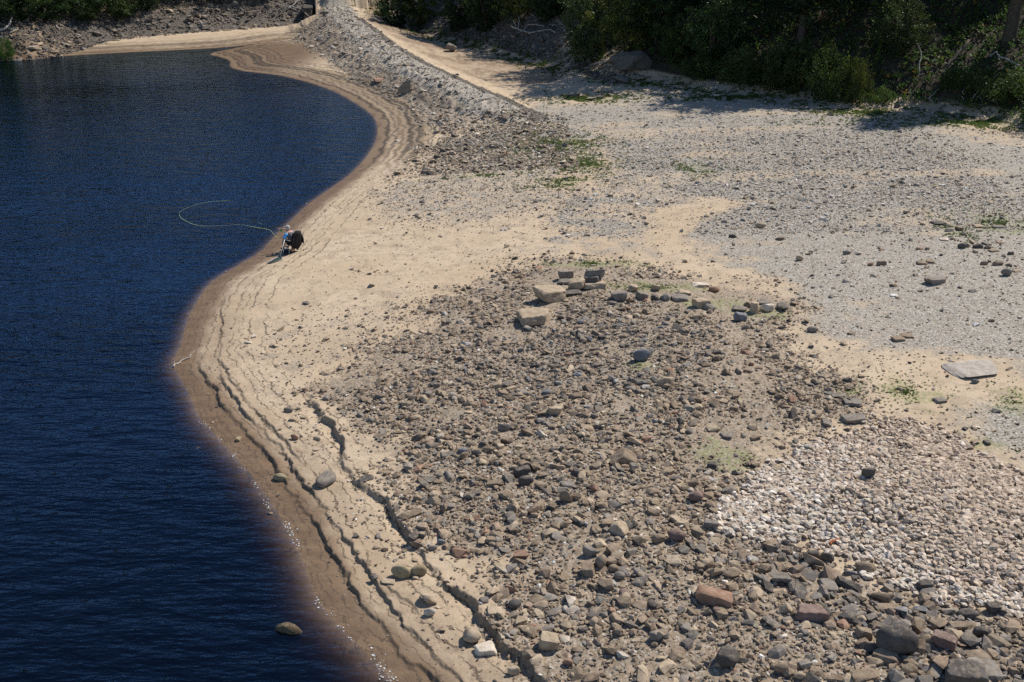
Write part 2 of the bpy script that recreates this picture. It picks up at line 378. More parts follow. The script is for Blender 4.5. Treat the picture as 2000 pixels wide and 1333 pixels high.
def ground_material():
    t = NT("ground")
    geo = t.n("ShaderNodeNewGeometry").outputs["Position"]
    a = t.n("ShaderNodeVertexColor"); a.layer_name = "zone"       # R gravel, G wetness, B soil
    b = t.n("ShaderNodeVertexColor"); b.layer_name = "zone2"      # R rubble ground, G green, B cut edge shade
    sa = t.n("ShaderNodeSeparateColor", _0=a.outputs[0]).outputs
    sb = t.n("ShaderNodeSeparateColor", _0=b.outputs[0]).outputs
    fine = t.noise(geo, 9.0, 5, .65)
    mid = t.noise(geo, 1.3, 5, .6)
    grain = t.noise(geo, 55.0, 2, .6)
    big = t.noise(geo, .22, 4, .6)
    streak = t.n("ShaderNodeMapping", Scale=(.6, 2.2, 1)); t.t.links.new(geo, streak.inputs[0])
    stk = t.noise(streak.outputs[0], 1.1, 5, .65)
    # dry sand with paler and browner patches, sprinkled grit
    sand = t.mix(t.ramp(big, .35, .65), (.50, .378, .25), (.56, .435, .30))
    sand = t.mix(t.math('MULTIPLY', t.ramp(mid, .48, .66), .65), sand, (.385, .29, .195))
    dirt = t.math('MULTIPLY', t.ramp(t.noise(geo, 3.3, 6, .72), .50, .64), t.ramp(big, .30, .62))
    sand = t.mix(t.math('MULTIPLY', dirt, .6), sand, (.30, .235, .165))
    sand = t.mix(t.math('MULTIPLY', t.ramp(stk, .58, .70), .5), sand, (.60, .48, .34))
    vs = t.n("ShaderNodeTexVoronoi", Vector=geo, Scale=13.0)
    grit = t.math('MULTIPLY', t.math('LESS_THAN', vs.outputs["Distance"], .30), t.ramp(t.n("ShaderNodeSeparateColor", _0=vs.outputs["Color"]).outputs[0], .62, .70))
    grit = t.math('MULTIPLY', grit, t.ramp(mid, .34, .52))
    gc = t.mix(t.n("ShaderNodeSeparateColor", _0=vs.outputs["Color"]).outputs[1], (.16, .12, .09), (.42, .34, .27))
    sand = t.mix(grit, sand, gc)
    # pebbly gravel: every cell a pebble of its own grey
    v1 = t.n("ShaderNodeTexVoronoi", Vector=geo, Scale=14.0)
    v2 = t.n("ShaderNodeTexVoronoi", Vector=geo, Scale=26.0)
    c1 = t.n("ShaderNodeSeparateColor", _0=v1.outputs["Color"]).outputs
    c2 = t.n("ShaderNodeSeparateColor", _0=v2.outputs["Color"]).outputs
    gv = t.mix(t.ramp(c1[0], .2, .9), (.26, .235, .195), (.56, .515, .45))
    gv = t.mix(t.math('MULTIPLY', t.ramp(c2[0], .3, .9), .55), gv, (.62, .575, .505))
    gv = t.mix(t.math('MULTIPLY', t.ramp(c1[1], .80, .86), .7), gv, (.30, .21, .14))
    gv = t.mix(t.math('MULTIPLY', t.ramp(v1.outputs["Distance"], .35, .62), .7), gv, (.25, .22, .175))
    gsel = t.math('ADD', sa[0], t.math('MULTIPLY', t.math('SUBTRACT', t.math('ADD', t.math('MULTIPLY', mid, .5), t.math('MULTIPLY', fine, .5)), .5), 2.2))
    gsel = t.math('MULTIPLY', t.ramp(gsel, .15, .85), .93)
    col = t.mix(gsel, sand, gv)
    # brown earth and chips between the rubble
    rb = t.mix(t.ramp(c1[2], .2, .8), (.23, .175, .12), (.40, .31, .22))
    rb = t.mix(t.math('MULTIPLY', t.ramp(c2[1], .78, .85), .8), rb, (.50, .46, .40))
    rb = t.mix(t.math('MULTIPLY', t.ramp(v1.outputs["Distance"], .3, .6), .5), rb, (.27, .205, .14))
    rsel = t.ramp(t.math('ADD', sb[0], t.math('MULTIPLY', t.math('SUBTRACT', fine, .5), 1.4)), .3, .7)
    col = t.mix(rsel, col, rb)
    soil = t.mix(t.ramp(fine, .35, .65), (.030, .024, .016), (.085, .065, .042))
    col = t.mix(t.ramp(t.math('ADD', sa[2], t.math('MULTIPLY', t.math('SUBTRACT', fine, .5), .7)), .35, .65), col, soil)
    # scree: dark slaty chips (alpha of the first layer)
    sc = t.mix(t.ramp(c1[0], .15, .85), (.075, .063, .052), (.25, .215, .175))
    sc = t.mix(t.math('MULTIPLY', t.ramp(v1.outputs["Distance"], .3, .6), .7), sc, (.055, .046, .036))
    col = t.mix(t.ramp(t.math('ADD', a.outputs[1], t.math('MULTIPLY', t.math('SUBTRACT', fine, .5), .8)), .35, .65), col, sc)
    grn = t.mix(t.ramp(grain, .3, .7), (.14, .18, .05), (.27, .30, .11))
    col = t.mix(t.math('MULTIPLY', t.ramp(t.math('ADD', sb[1], t.math('MULTIPLY', t.math('SUBTRACT', t.math('ADD', t.math('MULTIPLY', fine, .6), t.math('MULTIPLY', grain, .4)), .5), 3.2)), .80, 1.2), .68), col, grn)
    # damp sand by the water, and shade painted along the strand lines' cut edges
    wetc = t.mix(t.ramp(stk, .4, .65), (.155, .098, .056), (.215, .140, .082))
    col = t.mix(t.ramp(t.math('ADD', sa[1], t.math('MULTIPLY', t.math('SUBTRACT', stk, .5), .55)), .05, .95), col, wetc)
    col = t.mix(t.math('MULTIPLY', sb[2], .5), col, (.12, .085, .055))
    # strand lines round the far bay: step shade painted as dark lines
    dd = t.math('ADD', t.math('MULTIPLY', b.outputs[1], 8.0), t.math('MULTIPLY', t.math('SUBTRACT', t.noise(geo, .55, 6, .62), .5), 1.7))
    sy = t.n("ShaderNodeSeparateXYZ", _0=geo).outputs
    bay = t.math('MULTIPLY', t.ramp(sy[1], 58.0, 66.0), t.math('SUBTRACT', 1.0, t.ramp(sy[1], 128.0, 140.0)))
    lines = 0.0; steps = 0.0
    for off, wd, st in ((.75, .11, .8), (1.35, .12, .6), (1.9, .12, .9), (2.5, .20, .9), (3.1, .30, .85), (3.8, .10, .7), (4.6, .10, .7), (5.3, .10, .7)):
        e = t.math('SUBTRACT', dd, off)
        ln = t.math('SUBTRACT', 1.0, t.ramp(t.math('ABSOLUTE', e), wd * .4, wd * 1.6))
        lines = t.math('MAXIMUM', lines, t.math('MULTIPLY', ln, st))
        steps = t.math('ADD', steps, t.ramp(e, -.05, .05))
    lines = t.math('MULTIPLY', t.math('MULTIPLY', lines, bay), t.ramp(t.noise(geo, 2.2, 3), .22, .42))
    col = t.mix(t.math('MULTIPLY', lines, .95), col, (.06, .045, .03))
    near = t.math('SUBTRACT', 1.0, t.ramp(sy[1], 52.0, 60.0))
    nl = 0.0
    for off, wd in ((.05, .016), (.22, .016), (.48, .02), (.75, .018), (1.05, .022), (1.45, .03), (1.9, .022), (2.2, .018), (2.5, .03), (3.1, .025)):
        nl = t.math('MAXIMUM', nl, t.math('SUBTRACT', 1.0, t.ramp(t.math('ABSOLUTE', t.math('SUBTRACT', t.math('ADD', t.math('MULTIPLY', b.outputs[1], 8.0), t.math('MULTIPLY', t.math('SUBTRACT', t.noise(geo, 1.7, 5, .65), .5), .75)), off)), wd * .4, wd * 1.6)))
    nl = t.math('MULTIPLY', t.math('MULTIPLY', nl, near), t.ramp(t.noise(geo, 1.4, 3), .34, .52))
    col = t.mix(t.math('MULTIPLY', nl, .85), col, (.085, .06, .04))  # shade of fine ledges painted as thin lines; the lowest is wet edge
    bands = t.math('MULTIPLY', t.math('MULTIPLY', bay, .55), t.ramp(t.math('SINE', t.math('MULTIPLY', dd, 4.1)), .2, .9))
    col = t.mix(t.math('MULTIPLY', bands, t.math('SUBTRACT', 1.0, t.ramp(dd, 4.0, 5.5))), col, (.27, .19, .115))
    # bump
    hg = t.math('MULTIPLY', t.math('SUBTRACT', 1.0, v1.outputs["Distance"]), gsel)
    hh = t.math('ADD', t.math('MULTIPLY', fine, .55), t.math('ADD', t.math('MULTIPLY', grain, .18), t.math('MULTIPLY', hg, .9)))
    bp = t.n("ShaderNodeBump", Strength=.85, Distance=.05, Height=hh)
    rough = t.n("ShaderNodeMapRange", _0=sa[1], _3=.95, _4=.55).outputs[0]
    bs = bsdf(t, col, .95, .25, bp.outputs[0])
    t.t.links.new(rough, bs.inputs["Roughness"])
    return t.surf(bs.outputs[0])

def water_material():
    t = NT("peaty_water")
    geo = t.n("ShaderNodeNewGeometry").outputs["Position"]
    mp = t.n("ShaderNodeMapping", Rotation=(0, 0, R(8)), Scale=(.38, 1.0, 1)); t.t.links.new(geo, mp.inputs[0])
    w1 = t.noise(mp.outputs[0], 1.7, 3, .55)
    mp2 = t.n("ShaderNodeMapping", Rotation=(0, 0, R(-14)), Scale=(.45, 1.0, 1)); t.t.links.new(geo, mp2.inputs[0])
    w2 = t.noise(mp2.outputs[0], 4.6, 3, .6)
    mp3 = t.n("ShaderNodeMapping", Scale=(.25, .5, 1)); t.t.links.new(geo, mp3.inputs[0])
    gust = t.ramp(t.noise(mp3.outputs[0], .16, 3), .3, .7)
    amp = t.math('ADD', .55, t.math('MULTIPLY', gust, .6))
    hh = t.math('MULTIPLY', t.math('ADD', t.math('MULTIPLY', w1, 1.0), t.math('MULTIPLY', w2, .22)), amp)
    bp = t.n("ShaderNodeBump", Strength=1.0, Distance=.17, Height=hh)
    gl = t.n("ShaderNodeBsdfGlossy", Color=(.52, .74, 1.0, 1), Roughness=.11, Normal=bp.outputs[0])
    tr = t.n("ShaderNodeBsdfTransparent")
    # Schlick reflectance, the same from both sides (light passes straight through, unrefracted)
    inc = t.n("ShaderNodeNewGeometry").outputs["Incoming"]
    dt = t.n("ShaderNodeVectorMath", operation='DOT_PRODUCT', _0=inc, _1=bp.outputs[0]).outputs["Value"]
    cs = t.math('SUBTRACT', 1.0, t.math('ABSOLUTE', dt), True)
    fr = t.math('ADD', .055, t.math('MULTIPLY', .945, t.math('POWER', cs, 4.5)))
    mx = t.n("ShaderNodeMixShader", _0=fr, _1=tr.outputs[0], _2=gl.outputs[0])
    ab = t.n("ShaderNodeVolumeAbsorption", Color=(.40, .36, .30, 1), Density=15.0)
    t.t.links.new(ab.outputs[0], t.out.inputs[1])
    return t.surf(mx.outputs[0])

# ------------------------------------------------------------------ ground: one sheet, finer near the viewpoint
def build_ground():
    el = np.concatenate([R(1) * np.linspace(80, 46, 24), R(1) * np.linspace(45.5, 3.3, 760)])
    rr = CAM_H / np.tan(el)
    rr = np.concatenate([rr, np.geomspace(rr[-1] * 1.02, 900, 30)])
    az = R(1) * np.concatenate([np.linspace(-105, -31, 50)[:-1], np.linspace(-31, 31, 1100), np.linspace(31, 105, 50)[1:]])
    RR, AZ = np.meshgrid(rr, az, indexing='ij')
    x = (RR * np.sin(AZ)).ravel(); y = (RR * np.cos(AZ)).ravel()
    z, M = terrain(x, y)
    nr, na = RR.shape
    k = np.arange(nr * na).reshape(nr, na)
    F = np.stack([k[:-1, :-1], k[:-1, 1:], k[1:, 1:], k[1:, :-1]], -1).reshape(-1, 4)[:, ::-1]
    # join across behind the viewpoint
    d = M['d']
    land = d > 0
    wet = sst(1.9, .30, d + .25 * M['wob'] + .2 * M['wob2']) * .95
    bayw = sst(60, 72, y) * (x > -60) * (y < 118)
    wet = np.maximum(wet, bayw * sst(4.6, 2.2, d + .5 * M['wob2']) * .5)
    shelf = sst(3.2, 1.2, d + .4 * M['wob2']) * sst(46, 38, y) * .42
    wet = np.maximum(wet, shelf)
    wet = np.maximum(wet, M['basin'] * (.38 + .28 * sst(-.3, .4, M['wob2'] + M['wob'])))
    wet = np.maximum(wet, .22 * sst(-.2, -1.2, M['bankl']) * (x < -24) * (y > 100))
    wet = np.where(d < 0, 1, wet)
    tongue = sst(4, 1.5, np.hypot((x - G(460, 118)[0]) / 3.5, (y - G(460, 118)[1]) / 5.0))
    wet = np.maximum(wet, tongue)
    grav = np.maximum(M['grav'], np.maximum(M['crest'] * .9, M['face'] * .55))
    grav = np.maximum(grav, M['scat'] * .50)
    grav = grav * (1 - M['rub'])
    rub = np.maximum(M['rub'] * .9, M['heap'] * .3) * (1 - .8 * M['heap'])
    rub = np.maximum(rub, M['face'] * (1 - M['crest']) * .62)
    bl, br = M['bankl'], M['bankr']
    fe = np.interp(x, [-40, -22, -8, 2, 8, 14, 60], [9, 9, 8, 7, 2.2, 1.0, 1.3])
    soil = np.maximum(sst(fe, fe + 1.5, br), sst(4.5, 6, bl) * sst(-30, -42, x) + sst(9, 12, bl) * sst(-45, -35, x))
    scree = np.maximum(sst(-.3, .7, bl), sst(-.3, .8, br) * sst(8, 2, x)) * (1 - soil)
    scree = np.where(land, scree, 0)
    scree = np.maximum(scree, .75 * M['strip'] * (y < 135))
    roadz = (y > G(640, 24, 3)[1]) & (M['ridge'] > .5)
    scree = np.where(roadz, 0, scree)
    z1 = np.stack([np.clip(grav, 0, 1), np.clip(wet, 0, 1), np.clip(soil, 0, 1), np.clip(scree, 0, 1)], 1)
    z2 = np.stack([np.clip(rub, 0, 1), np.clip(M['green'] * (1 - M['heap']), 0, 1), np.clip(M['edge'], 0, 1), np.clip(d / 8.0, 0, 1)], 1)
    V = np.stack([x, y, z], 1)
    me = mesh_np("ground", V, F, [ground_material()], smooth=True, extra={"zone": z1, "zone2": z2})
    return tag(obj("ground", me), kind="structure")
build_ground()
def build_water():
    x0, x1, y0, y1, zb = -300.0, 20.0, -50.0, 150.0, -7.0
    V = [(x0, y0, 0), (x1, y0, 0), (x1, y1, 0), (x0, y1, 0), (x0, y0, zb), (x1, y0, zb), (x1, y1, zb), (x0, y1, zb)]
    F = [(0, 1, 2, 3), (7, 6, 5, 4), (4, 5, 1, 0), (5, 6, 2, 1), (6, 7, 3, 2), (7, 4, 0, 3)]
    return tag(obj("water", mesh_np("water", np.array(V, float), np.array(F), [water_material()])), kind="structure")
build_water()

# ------------------------------------------------------------------ stones
def rock_material(attr):
    t = NT("field_stone_scatter" if attr else "field_stone")
    tc = t.n("ShaderNodeTexCoord").outputs["Object"]
    geo = t.n("ShaderNodeNewGeometry").outputs["Position"]
    p = geo
    if attr:
        v = t.n("ShaderNodeVertexColor"); v.layer_name = "col"; base = v.outputs[0]
    else:
        base = t.n("ShaderNodeObjectInfo").outputs["Color"]
    big = t.noise(p, 5.0, 4, .6); fine = t.noise(p, 38.0, 4, .65)
    c = t.mix(t.ramp(big, .35, .65), base, (.62, .58, .54), 'MULTIPLY')
    c = t.mix(t.math('MULTIPLY', t.ramp(fine, .35, .7), .5), c, t.mix(1.0, base, (1.45, 1.38, 1.28), 'MULTIPLY'))
    # sand dust and pale lichen flecks on the upper faces
    up = t.n("ShaderNodeSeparateXYZ", _0=t.n("ShaderNodeNewGeometry").outputs["Normal"]).outputs[2]
    dust = t.math('MULTIPLY', t.ramp(up, .55, .95), t.math('MULTIPLY', t.ramp(t.noise(p, 11.0, 3), .5, .62), .35))
    c = t.mix(dust, c, (.40, .31, .21))
    bp = t.n("ShaderNodeBump", Strength=.55, Distance=.02, Height=t.math('ADD', fine, t.math('MULTIPLY', big, .6)))
    return t.surf(bsdf(t, c, .9, .25, bp.outputs[0]).outputs[0])
ROCK_OBJ = rock_material(False); ROCK_ATT = rock_material(True)

def ico(sub):
    bm = bmesh.new(); bmesh.ops.create_icosphere(bm, subdivisions=sub, radius=1)
    V = np.array([v.co[:] for v in bm.verts]); F = np.array([[v.index for v in f.verts] for f in bm.faces])
    bm.free(); return V / np.linalg.norm(V, axis=1)[:, None], F
ICO4 = ico(4); ICO3 = ico(3)
def chisel(base, g, kind, rough=.035):
    """an angular stone: a ball cut back by split planes, edges a little worn"""
    V, F = base
    N = []; C = []
    if kind in ('block', 'slab'):
        for ax in np.vstack([np.eye(3), -np.eye(3)]):
            N.append(ax + g.normal(0, .13, 3)); C.append(g.uniform(.52, .64))
        for _ in range(5): N.append(g.normal(0, 1, 3)); C.append(g.uniform(.70, .86))
    elif kind == 'wedge':
        for k in range(7): N.append(g.normal(0, 1, 3)); C.append(g.uniform(.42, .75))
        N.append(np.array([0, 0, -1.0])); C.append(.5)
    else:                                  # worn boulder
        for k in range(11): N.append(g.normal(0, 1, 3)); C.append(g.uniform(.70, .93))
    N = np.array(N); N /= np.linalg.norm(N, axis=1)[:, None]; C = np.array(C)
    q = V @ N.T
    rr = np.where(q > .05, C / np.maximum(q, .05), 9.0)
    rr = np.minimum(rr, 1.15)
    p = 22.0 if kind != 'round' else 12.0
    r = (np.minimum(rr, 9) ** -p).sum(1)
    r = (r + 1.15 ** -p) ** (-1 / p)
    P = V * r[:, None]
    ph = g.uniform(0, 9, 3)
    for f, a in ((2.6, rough), (6.1, rough * .55), (13.0, rough * .3)):
        P = P + V * (a * (np.sin(P[:, 0] * f + ph[0] + 1.7 * np.sin(P[:, 1] * f * .8)) * np.sin(P[:, 1] * f * 1.1 + ph[1]) * np.sin(P[:, 2] * f * .9 + ph[2] + P[:, 0] * f * .5)))[:, None]
    lo, hi = P.min(0), P.max(0)
    return (P - (lo + hi) / 2) / (hi - lo), F     # unit box, centred
TAN = (.42, .335, .24); BRN = (.28, .215, .155); GRY = (.23, .205, .178); DRK = (.12, .106, .095); RED = (.33, .20, .14); BLU = (.20, .205, .215); PAL = (.58, .51, .42); WHT = (.74, .72, .68); PUR = (.22, .155, .135); OLV = (.33, .27, .17)
def place_stone(name, u, v, w, h, kind, col, label, cat='stone', group=None, yaw=None, tilt=0, sink=.12, flat=None, seed=None, zlift=0, rough=.035):
    """a stone whose foot shows at photo pixel (u, v), w by h pixels in the photo"""
    g = np.random.default_rng(seed if seed is not None else int(u * 31 + v * 7))
    p = at(u, v)
    s = proj(p[None])[2][0]
    dist = np.linalg.norm(p - np.array([0, 0, CAM_H]))
    phi = math.asin((CAM_H - p[2]) / dist)
    if group in (GA, GB): w, h = w * 1.03, h * 1.03
    W = w / s
    Hs = h / s
    fl = flat if flat is not None else {'slab': .34, 'block': .62, 'wedge': .6, 'round': .75}[kind]
    Z = fl * min(W, Hs * 1.3)
    D = (Hs - Z * math.cos(phi)) / math.sin(phi)
    D = float(np.clip(D, .5 * W, 1.5 * W))
    base = ICO4 if w > 26 else ICO3
    P, F = chisel(base, g, kind, rough)
    yw = yaw if yaw is not None else R(g.uniform(-14, 14))
    P = P * np.array([W, D, Z])
    tz = R(tilt)
    ca, sa = math.cos(tz), math.sin(tz)
    P = np.stack([P[:, 0] * ca - P[:, 2] * sa, P[:, 1], P[:, 0] * sa + P[:, 2] * ca], 1)
    ca, sa = math.cos(yw), math.sin(yw)
    P = np.stack([P[:, 0] * ca - P[:, 1] * sa, P[:, 0] * sa + P[:, 1] * ca, P[:, 2]], 1)
    P[:, 2] -= P[:, 2].min() + sink * Z
    me = mesh_np(name, P, F, [ROCK_OBJ], smooth=True)
    try: me.set_sharp_from_angle(angle=R(32))
    except Exception: pass
    cy = p[1] + D * .45
    o = obj(name, me, loc=(p[0], cy, float(height(p[0], cy)[0]) + zlift))
    j = 1 + g.uniform(-.08, .08)
    o.color = (col[0] * j, col[1] * j, col[2] * j, 1)
    return tag(o, label, cat, group)
GA = "stones of the tumbled pile at the top of the rubble"
GB = "stones of the broken wall row at the top of the rubble"
GC = "large loose boulders on the rubble"
GD = "boulders lying on the sand shelf by the cut edges"
GE = "stones on the grey gravel flat"
BOULDERS = [
 # tumbled pile
 ('sandstone_slab', 1073, 592, 64, 38, 'slab', TAN, "long tan slab sloping down from the tumbled pile", GA, dict(yaw=R(24), flat=.5)),
 ('sandstone_slab', 1047, 637, 68, 42, 'slab', TAN, "broad brown slab lying alone just below the tumbled pile", GA, dict(yaw=R(14), flat=.42)),
 ('stone_block', 1162, 566, 46, 22, 'slab', TAN, "flat slab at the bottom of the tumbled pile under the stacked blocks", GA, dict(flat=.4)),
 ('stone_block', 1158, 562, 34, 24, 'block', DRK, "dark block carried between the flat slab and the topmost block", GA, dict(zlift=.08)),
 ('stone_block', 1161, 559, 40, 24, 'block', GRY, "topmost block of the tumbled pile with a dark front face", GA, dict(zlift=.31, flat=.6, tilt=4)),
 ('stone_block', 1105, 546, 30, 22, 'block', GRY, "grey block at the back left of the tumbled pile", GA, {}),
 ('stone_block', 1104, 557, 26, 14, 'slab', GRY, "grey flat stone tucked behind the middle block of the tumbled pile", GA, {}),
 ('stone_block', 1126, 568, 35, 24, 'block', TAN, "cube-like middle block at the front of the tumbled pile", GA, {}),
 ('stone_slab', 1118, 578, 38, 13, 'slab', DRK, "thin dark slab wedged beside the long tan slab", GA, {}),
 # broken wall row
 ('stone_block', 1210, 589, 33, 23, 'block', GRY, "dark-sided cube standing first in the broken wall row", GB, {}),
 ('stone_block', 1237, 571, 22, 19, 'wedge', TAN, "tan tilted stone behind the gap in the broken wall row", GB, {}),
 ('stone_block', 1255, 586, 22, 20, 'block', GRY, "small cube with a dark left face second in the broken wall row", GB, {}),
 ('stone_block', 1281, 568, 20, 15, 'block', TAN, "rounded tan stone at the back of the broken wall row", GB, {}),
 ('stone_block', 1281, 588, 15, 17, 'wedge', DRK, "small dark upright stone in the broken wall row", GB, {}),
 ('stone_block', 1300, 589, 20, 18, 'wedge', GRY, "grey wedge beside the small dark upright stone", GB, {}),
 ('stone_block', 1330, 590, 34, 17, 'slab', GRY, "low grey slab in the middle of the broken wall row", GB, {}),
 ('stone_block', 1338, 577, 26, 12, 'slab', TAN, "thin tan slab lying behind the low grey slab", GB, {}),
 ('stone_block', 1371, 603, 38, 24, 'block', TAN, "largest tan block of the broken wall row", GB, dict(yaw=R(12))),
 ('stone_block', 1386, 608, 24, 16, 'wedge', GRY, "grey stone leaning on the largest tan block", GB, {}),
 ('stone_block', 1369, 562, 34, 13, 'slab', PAL, "pale flat stone at the back of the broken wall row", GB, {}),
 ('stone_block', 1396, 572, 22, 17, 'wedge', RED, "reddish wedge with a dark side beside the pale flat stone", GB, {}),
 ('stone_block', 1447, 628, 28, 20, 'block', BLU, "blue-grey cube standing forward of the broken wall row", GB, {}),
 ('stone_block', 1446, 611, 30, 14, 'slab', GRY, "flat grey stone just behind the blue-grey cube", GB, {}),
 ('stone_block', 1475, 613, 17, 29, 'block', TAN, "narrow upright stone near the right end of the broken wall row", GB, dict(flat=1.4)),
 ('stone_block', 1462, 602, 18, 14, 'wedge', BRN, "brown stone behind the narrow upright stone", GB, {}),
 ('stone_block', 1499, 610, 30, 20, 'wedge', PAL, "pale rough stone at the right end of the broken wall row", GB, {}),
 ('stone_block', 1493, 596, 24, 12, 'slab', GRY, "grey slab behind the pale rough stone", GB, {}),
 ('stone_block', 1531, 610, 22, 22, 'wedge', GRY, "last grey stone of the broken wall row, apart on the sand", GB, {}),
 # on the rubble
 ('boulder', 1254, 707, 36, 30, 'round', BLU, "smooth blue-grey boulder on the dark rubble", GC, {}),
 ('boulder', 1301, 757, 36, 27, 'wedge', TAN, "tan wedge-shaped boulder on a bare sandy spot of the rubble", GC, {}),
 ('boulder', 1218, 908, 56, 36, 'wedge', BRN, "flat-topped wedge boulder with a dark shaded front in mid rubble", GC, {}),
 ('boulder', 1020, 932, 36, 24, 'block', DRK, "dark boulder, upper of two side by side near the rubble's left edge", GC, {}),
 ('boulder', 1027, 950, 32, 22, 'round', DRK, "dark rough boulder, lower of two side by side near the rubble's left edge", GC, {}),
 ('boulder', 992, 945, 24, 32, 'wedge', GRY, "grey upright boulder beside the two dark boulders", GC, {}),
 ('boulder', 1105, 983, 26, 32, 'wedge', BRN, "brown upright boulder standing in the middle of the rubble", GC, dict(flat=1.2)),
 ('boulder', 1211, 1051, 38, 43, 'wedge', TAN, "pale tan boulder with a hollowed left side", GC, {}),
 ('boulder', 1323, 1061, 34, 36, 'round', PUR, "rounded dark purple-brown boulder in the rubble", GC, {}),
 ('boulder', 1287, 1062, 28, 26, 'round', BRN, "brown cracked boulder just left of the purple-brown one", GC, {}),
 ('boulder', 1360, 983, 30, 30, 'round', PUR, "purple-brown boulder leaning over near the edge of the pale chippings", GC, {}),
 ('boulder', 1390, 1036, 30, 26, 'block', GRY, "grey squarish boulder between the rubble and the pale chippings", GC, {}),
 ('boulder', 1399, 1186, 74, 46, 'block', RED, "big reddish-brown block lying tilted in the rubble", GC, dict(yaw=R(-22), flat=.45)),
 ('boulder', 1405, 1202, 20, 22, 'wedge', PUR, "small purple stone leaning on the big reddish block", GC, {}),
 ('boulder', 1423, 1307, 48, 52, 'round', DRK, "dark speckled boulder at the foot of the rubble", GC, {}),
 ('boulder', 1072, 1274, 42, 48, 'block', TAN, "tan boulder on sand at the rubble's lower left corner", GC, dict(flat=.8)),
 ('boulder', 1276, 1191, 22, 29, 'wedge', DRK, "blackish stone alone among brown rubble", GC, {}),
 ('boulder', 1184, 1156, 34, 36, 'wedge', BRN, "brown split boulder in the cluster on the lower rubble", GC, {}),
 ('boulder', 1174, 1114, 24, 40, 'round', BRN, "tall narrow brown boulder in the cluster on the lower rubble", GC, dict(flat=1.3)),
 ('boulder', 1155, 1088, 36, 26, 'wedge', GRY, "dark flat boulder at the head of the cluster on the lower rubble", GC, {}),
 ('boulder', 1150, 1128, 28, 34, 'block', BRN, "brown block on the left of the cluster on the lower rubble", GC, {}),
 ('boulder', 1199, 1120, 24, 22, 'round', BRN, "rounded brown stone on the right of the cluster on the lower rubble", GC, {}),
 ('boulder', 1211, 1135, 22, 24, 'round', GRY, "grey pitted stone at the right edge of the cluster on the lower rubble", GC, {}),
 ('boulder', 1222, 1176, 24, 38, 'wedge', PUR, "purplish long stone pointing downhill below the cluster", GC, {}),
 ('boulder', 1432, 1131, 34, 28, 'wedge', TAN, "olive-tan broken slab on a sandy patch below the pale chippings", GC, {}),
 ('fallen_brick', 1017, 1093, 32, 14, 'block', RED, "reddish brick-shaped stone at the left edge of the rubble", GC, dict(yaw=R(3), flat=.7)),
 ('boulder', 1587, 1216, 68, 42, 'slab', PUR, "flat purple-brown slab with a rusty rim", GC, dict(flat=.45)),
 ('boulder', 1534, 1201, 38, 31, 'wedge', TAN, "tan ragged stone to the left of the flat purple-brown slab", GC, {}),
 ('boulder', 1528, 1143, 40, 27, 'block', GRY, "grey-brown boulder with a square shoulder", GC, {}),
 ('boulder', 1756, 1284, 84, 66, 'round', DRK, "biggest rounded dark boulder at the lower right of the rubble", GC, {}),
 ('boulder', 1888, 1352, 80, 72, 'block', DRK, "big squared boulder cut by the bottom of the picture", GC, {}),
 ('boulder', 1941, 1332, 52, 56, 'slab', GRY, "grey slab leaning against the big squared boulder", GC, {}),
 ('boulder', 1625, 1158, 32, 50, 'slab', GRY, "long pale grey slab lying end-on", GC, dict(yaw=R(10))),
 ('boulder', 1727, 1178, 44, 26, 'wedge', BRN, "upper of two stacked brown slabs below the chippings", GC, {}),
 ('boulder', 1735, 1195, 42, 18, 'slab', BRN, "lower of two stacked brown slabs below the chippings", GC, {}),
 ('boulder', 1692, 1122, 40, 26, 'round', BRN, "brown boulder with a ridged back at the edge of the chippings", GC, {}),
 ('boulder', 1893, 1211, 46, 21, 'round', DRK, "long low black boulder at the right end of the dark rubble", GC, {}),
 ('boulder', 1848, 1270, 46, 40, 'block', PUR, "long brown block right of the biggest dark boulder", GC, dict(yaw=R(-30))),
 ('boulder', 1813, 1265, 36, 30, 'round', BRN, "brown oval boulder touching the biggest dark boulder's right side", GC, {}),
 ('boulder', 1946, 1200, 30, 28, 'block', DRK, "dark cube against the right end of the chippings", GC, {}),
 ('boulder', 1692, 1336, 54, 30, 'slab', BRN, "flat brown block at the very bottom of the rubble", GC, {}),
 ('boulder', 1872, 1236, 36, 24, 'block', BRN, "brown block above the long brown block", GC, {}),
 ('boulder', 1920, 1245, 38, 23, 'round', DRK, "dark rough boulder below the long low black boulder", GC, {}),
 ('boulder', 1615, 1099, 30, 26, 'round', DRK, "round dark boulder right of its smaller twin at the chippings' foot", GC, {}),
 ('boulder', 1590, 1094, 24, 24, 'round', DRK, "smaller round dark boulder left of its larger twin", GC, {}),
 ('boulder', 1805, 1155, 34, 26, 'block', DRK, "dark block jutting up into the foot of the pale chippings", GC, {}),
 ('boulder', 1690, 1250, 34, 30, 'block', BRN, "brown block with a pale stone resting on it, left of the biggest dark boulder", GC, {}),
 ('boulder', 1706, 1278, 34, 28, 'wedge', DRK, "dark wedge at the lower left of the biggest dark boulder", GC, {}),
 ('boulder', 1527, 1318, 30, 24, 'round', BRN, "brown round boulder near the bottom among small stones", GC, {}),
 ('boulder', 1563, 1330, 26, 18, 'round', TAN, "tan round stone at the bottom among small stones", GC, {}),
 ('boulder', 985, 843, 28, 18, 'round', GRY, "grey rounded stone near the top left of the rubble", GC, {}),
 ('boulder', 930, 892, 22, 18, 'wedge', DRK, "dark pointed stone on the upper left rubble", GC, {}),
 ('boulder', 905, 890, 22, 20, 'wedge', BLU, "slate-blue stone on the upper left rubble", GC, {}),
 ('boulder', 845, 988, 34, 22, 'wedge', TAN, "tan boulder at the left margin of the rubble", GC, {}),
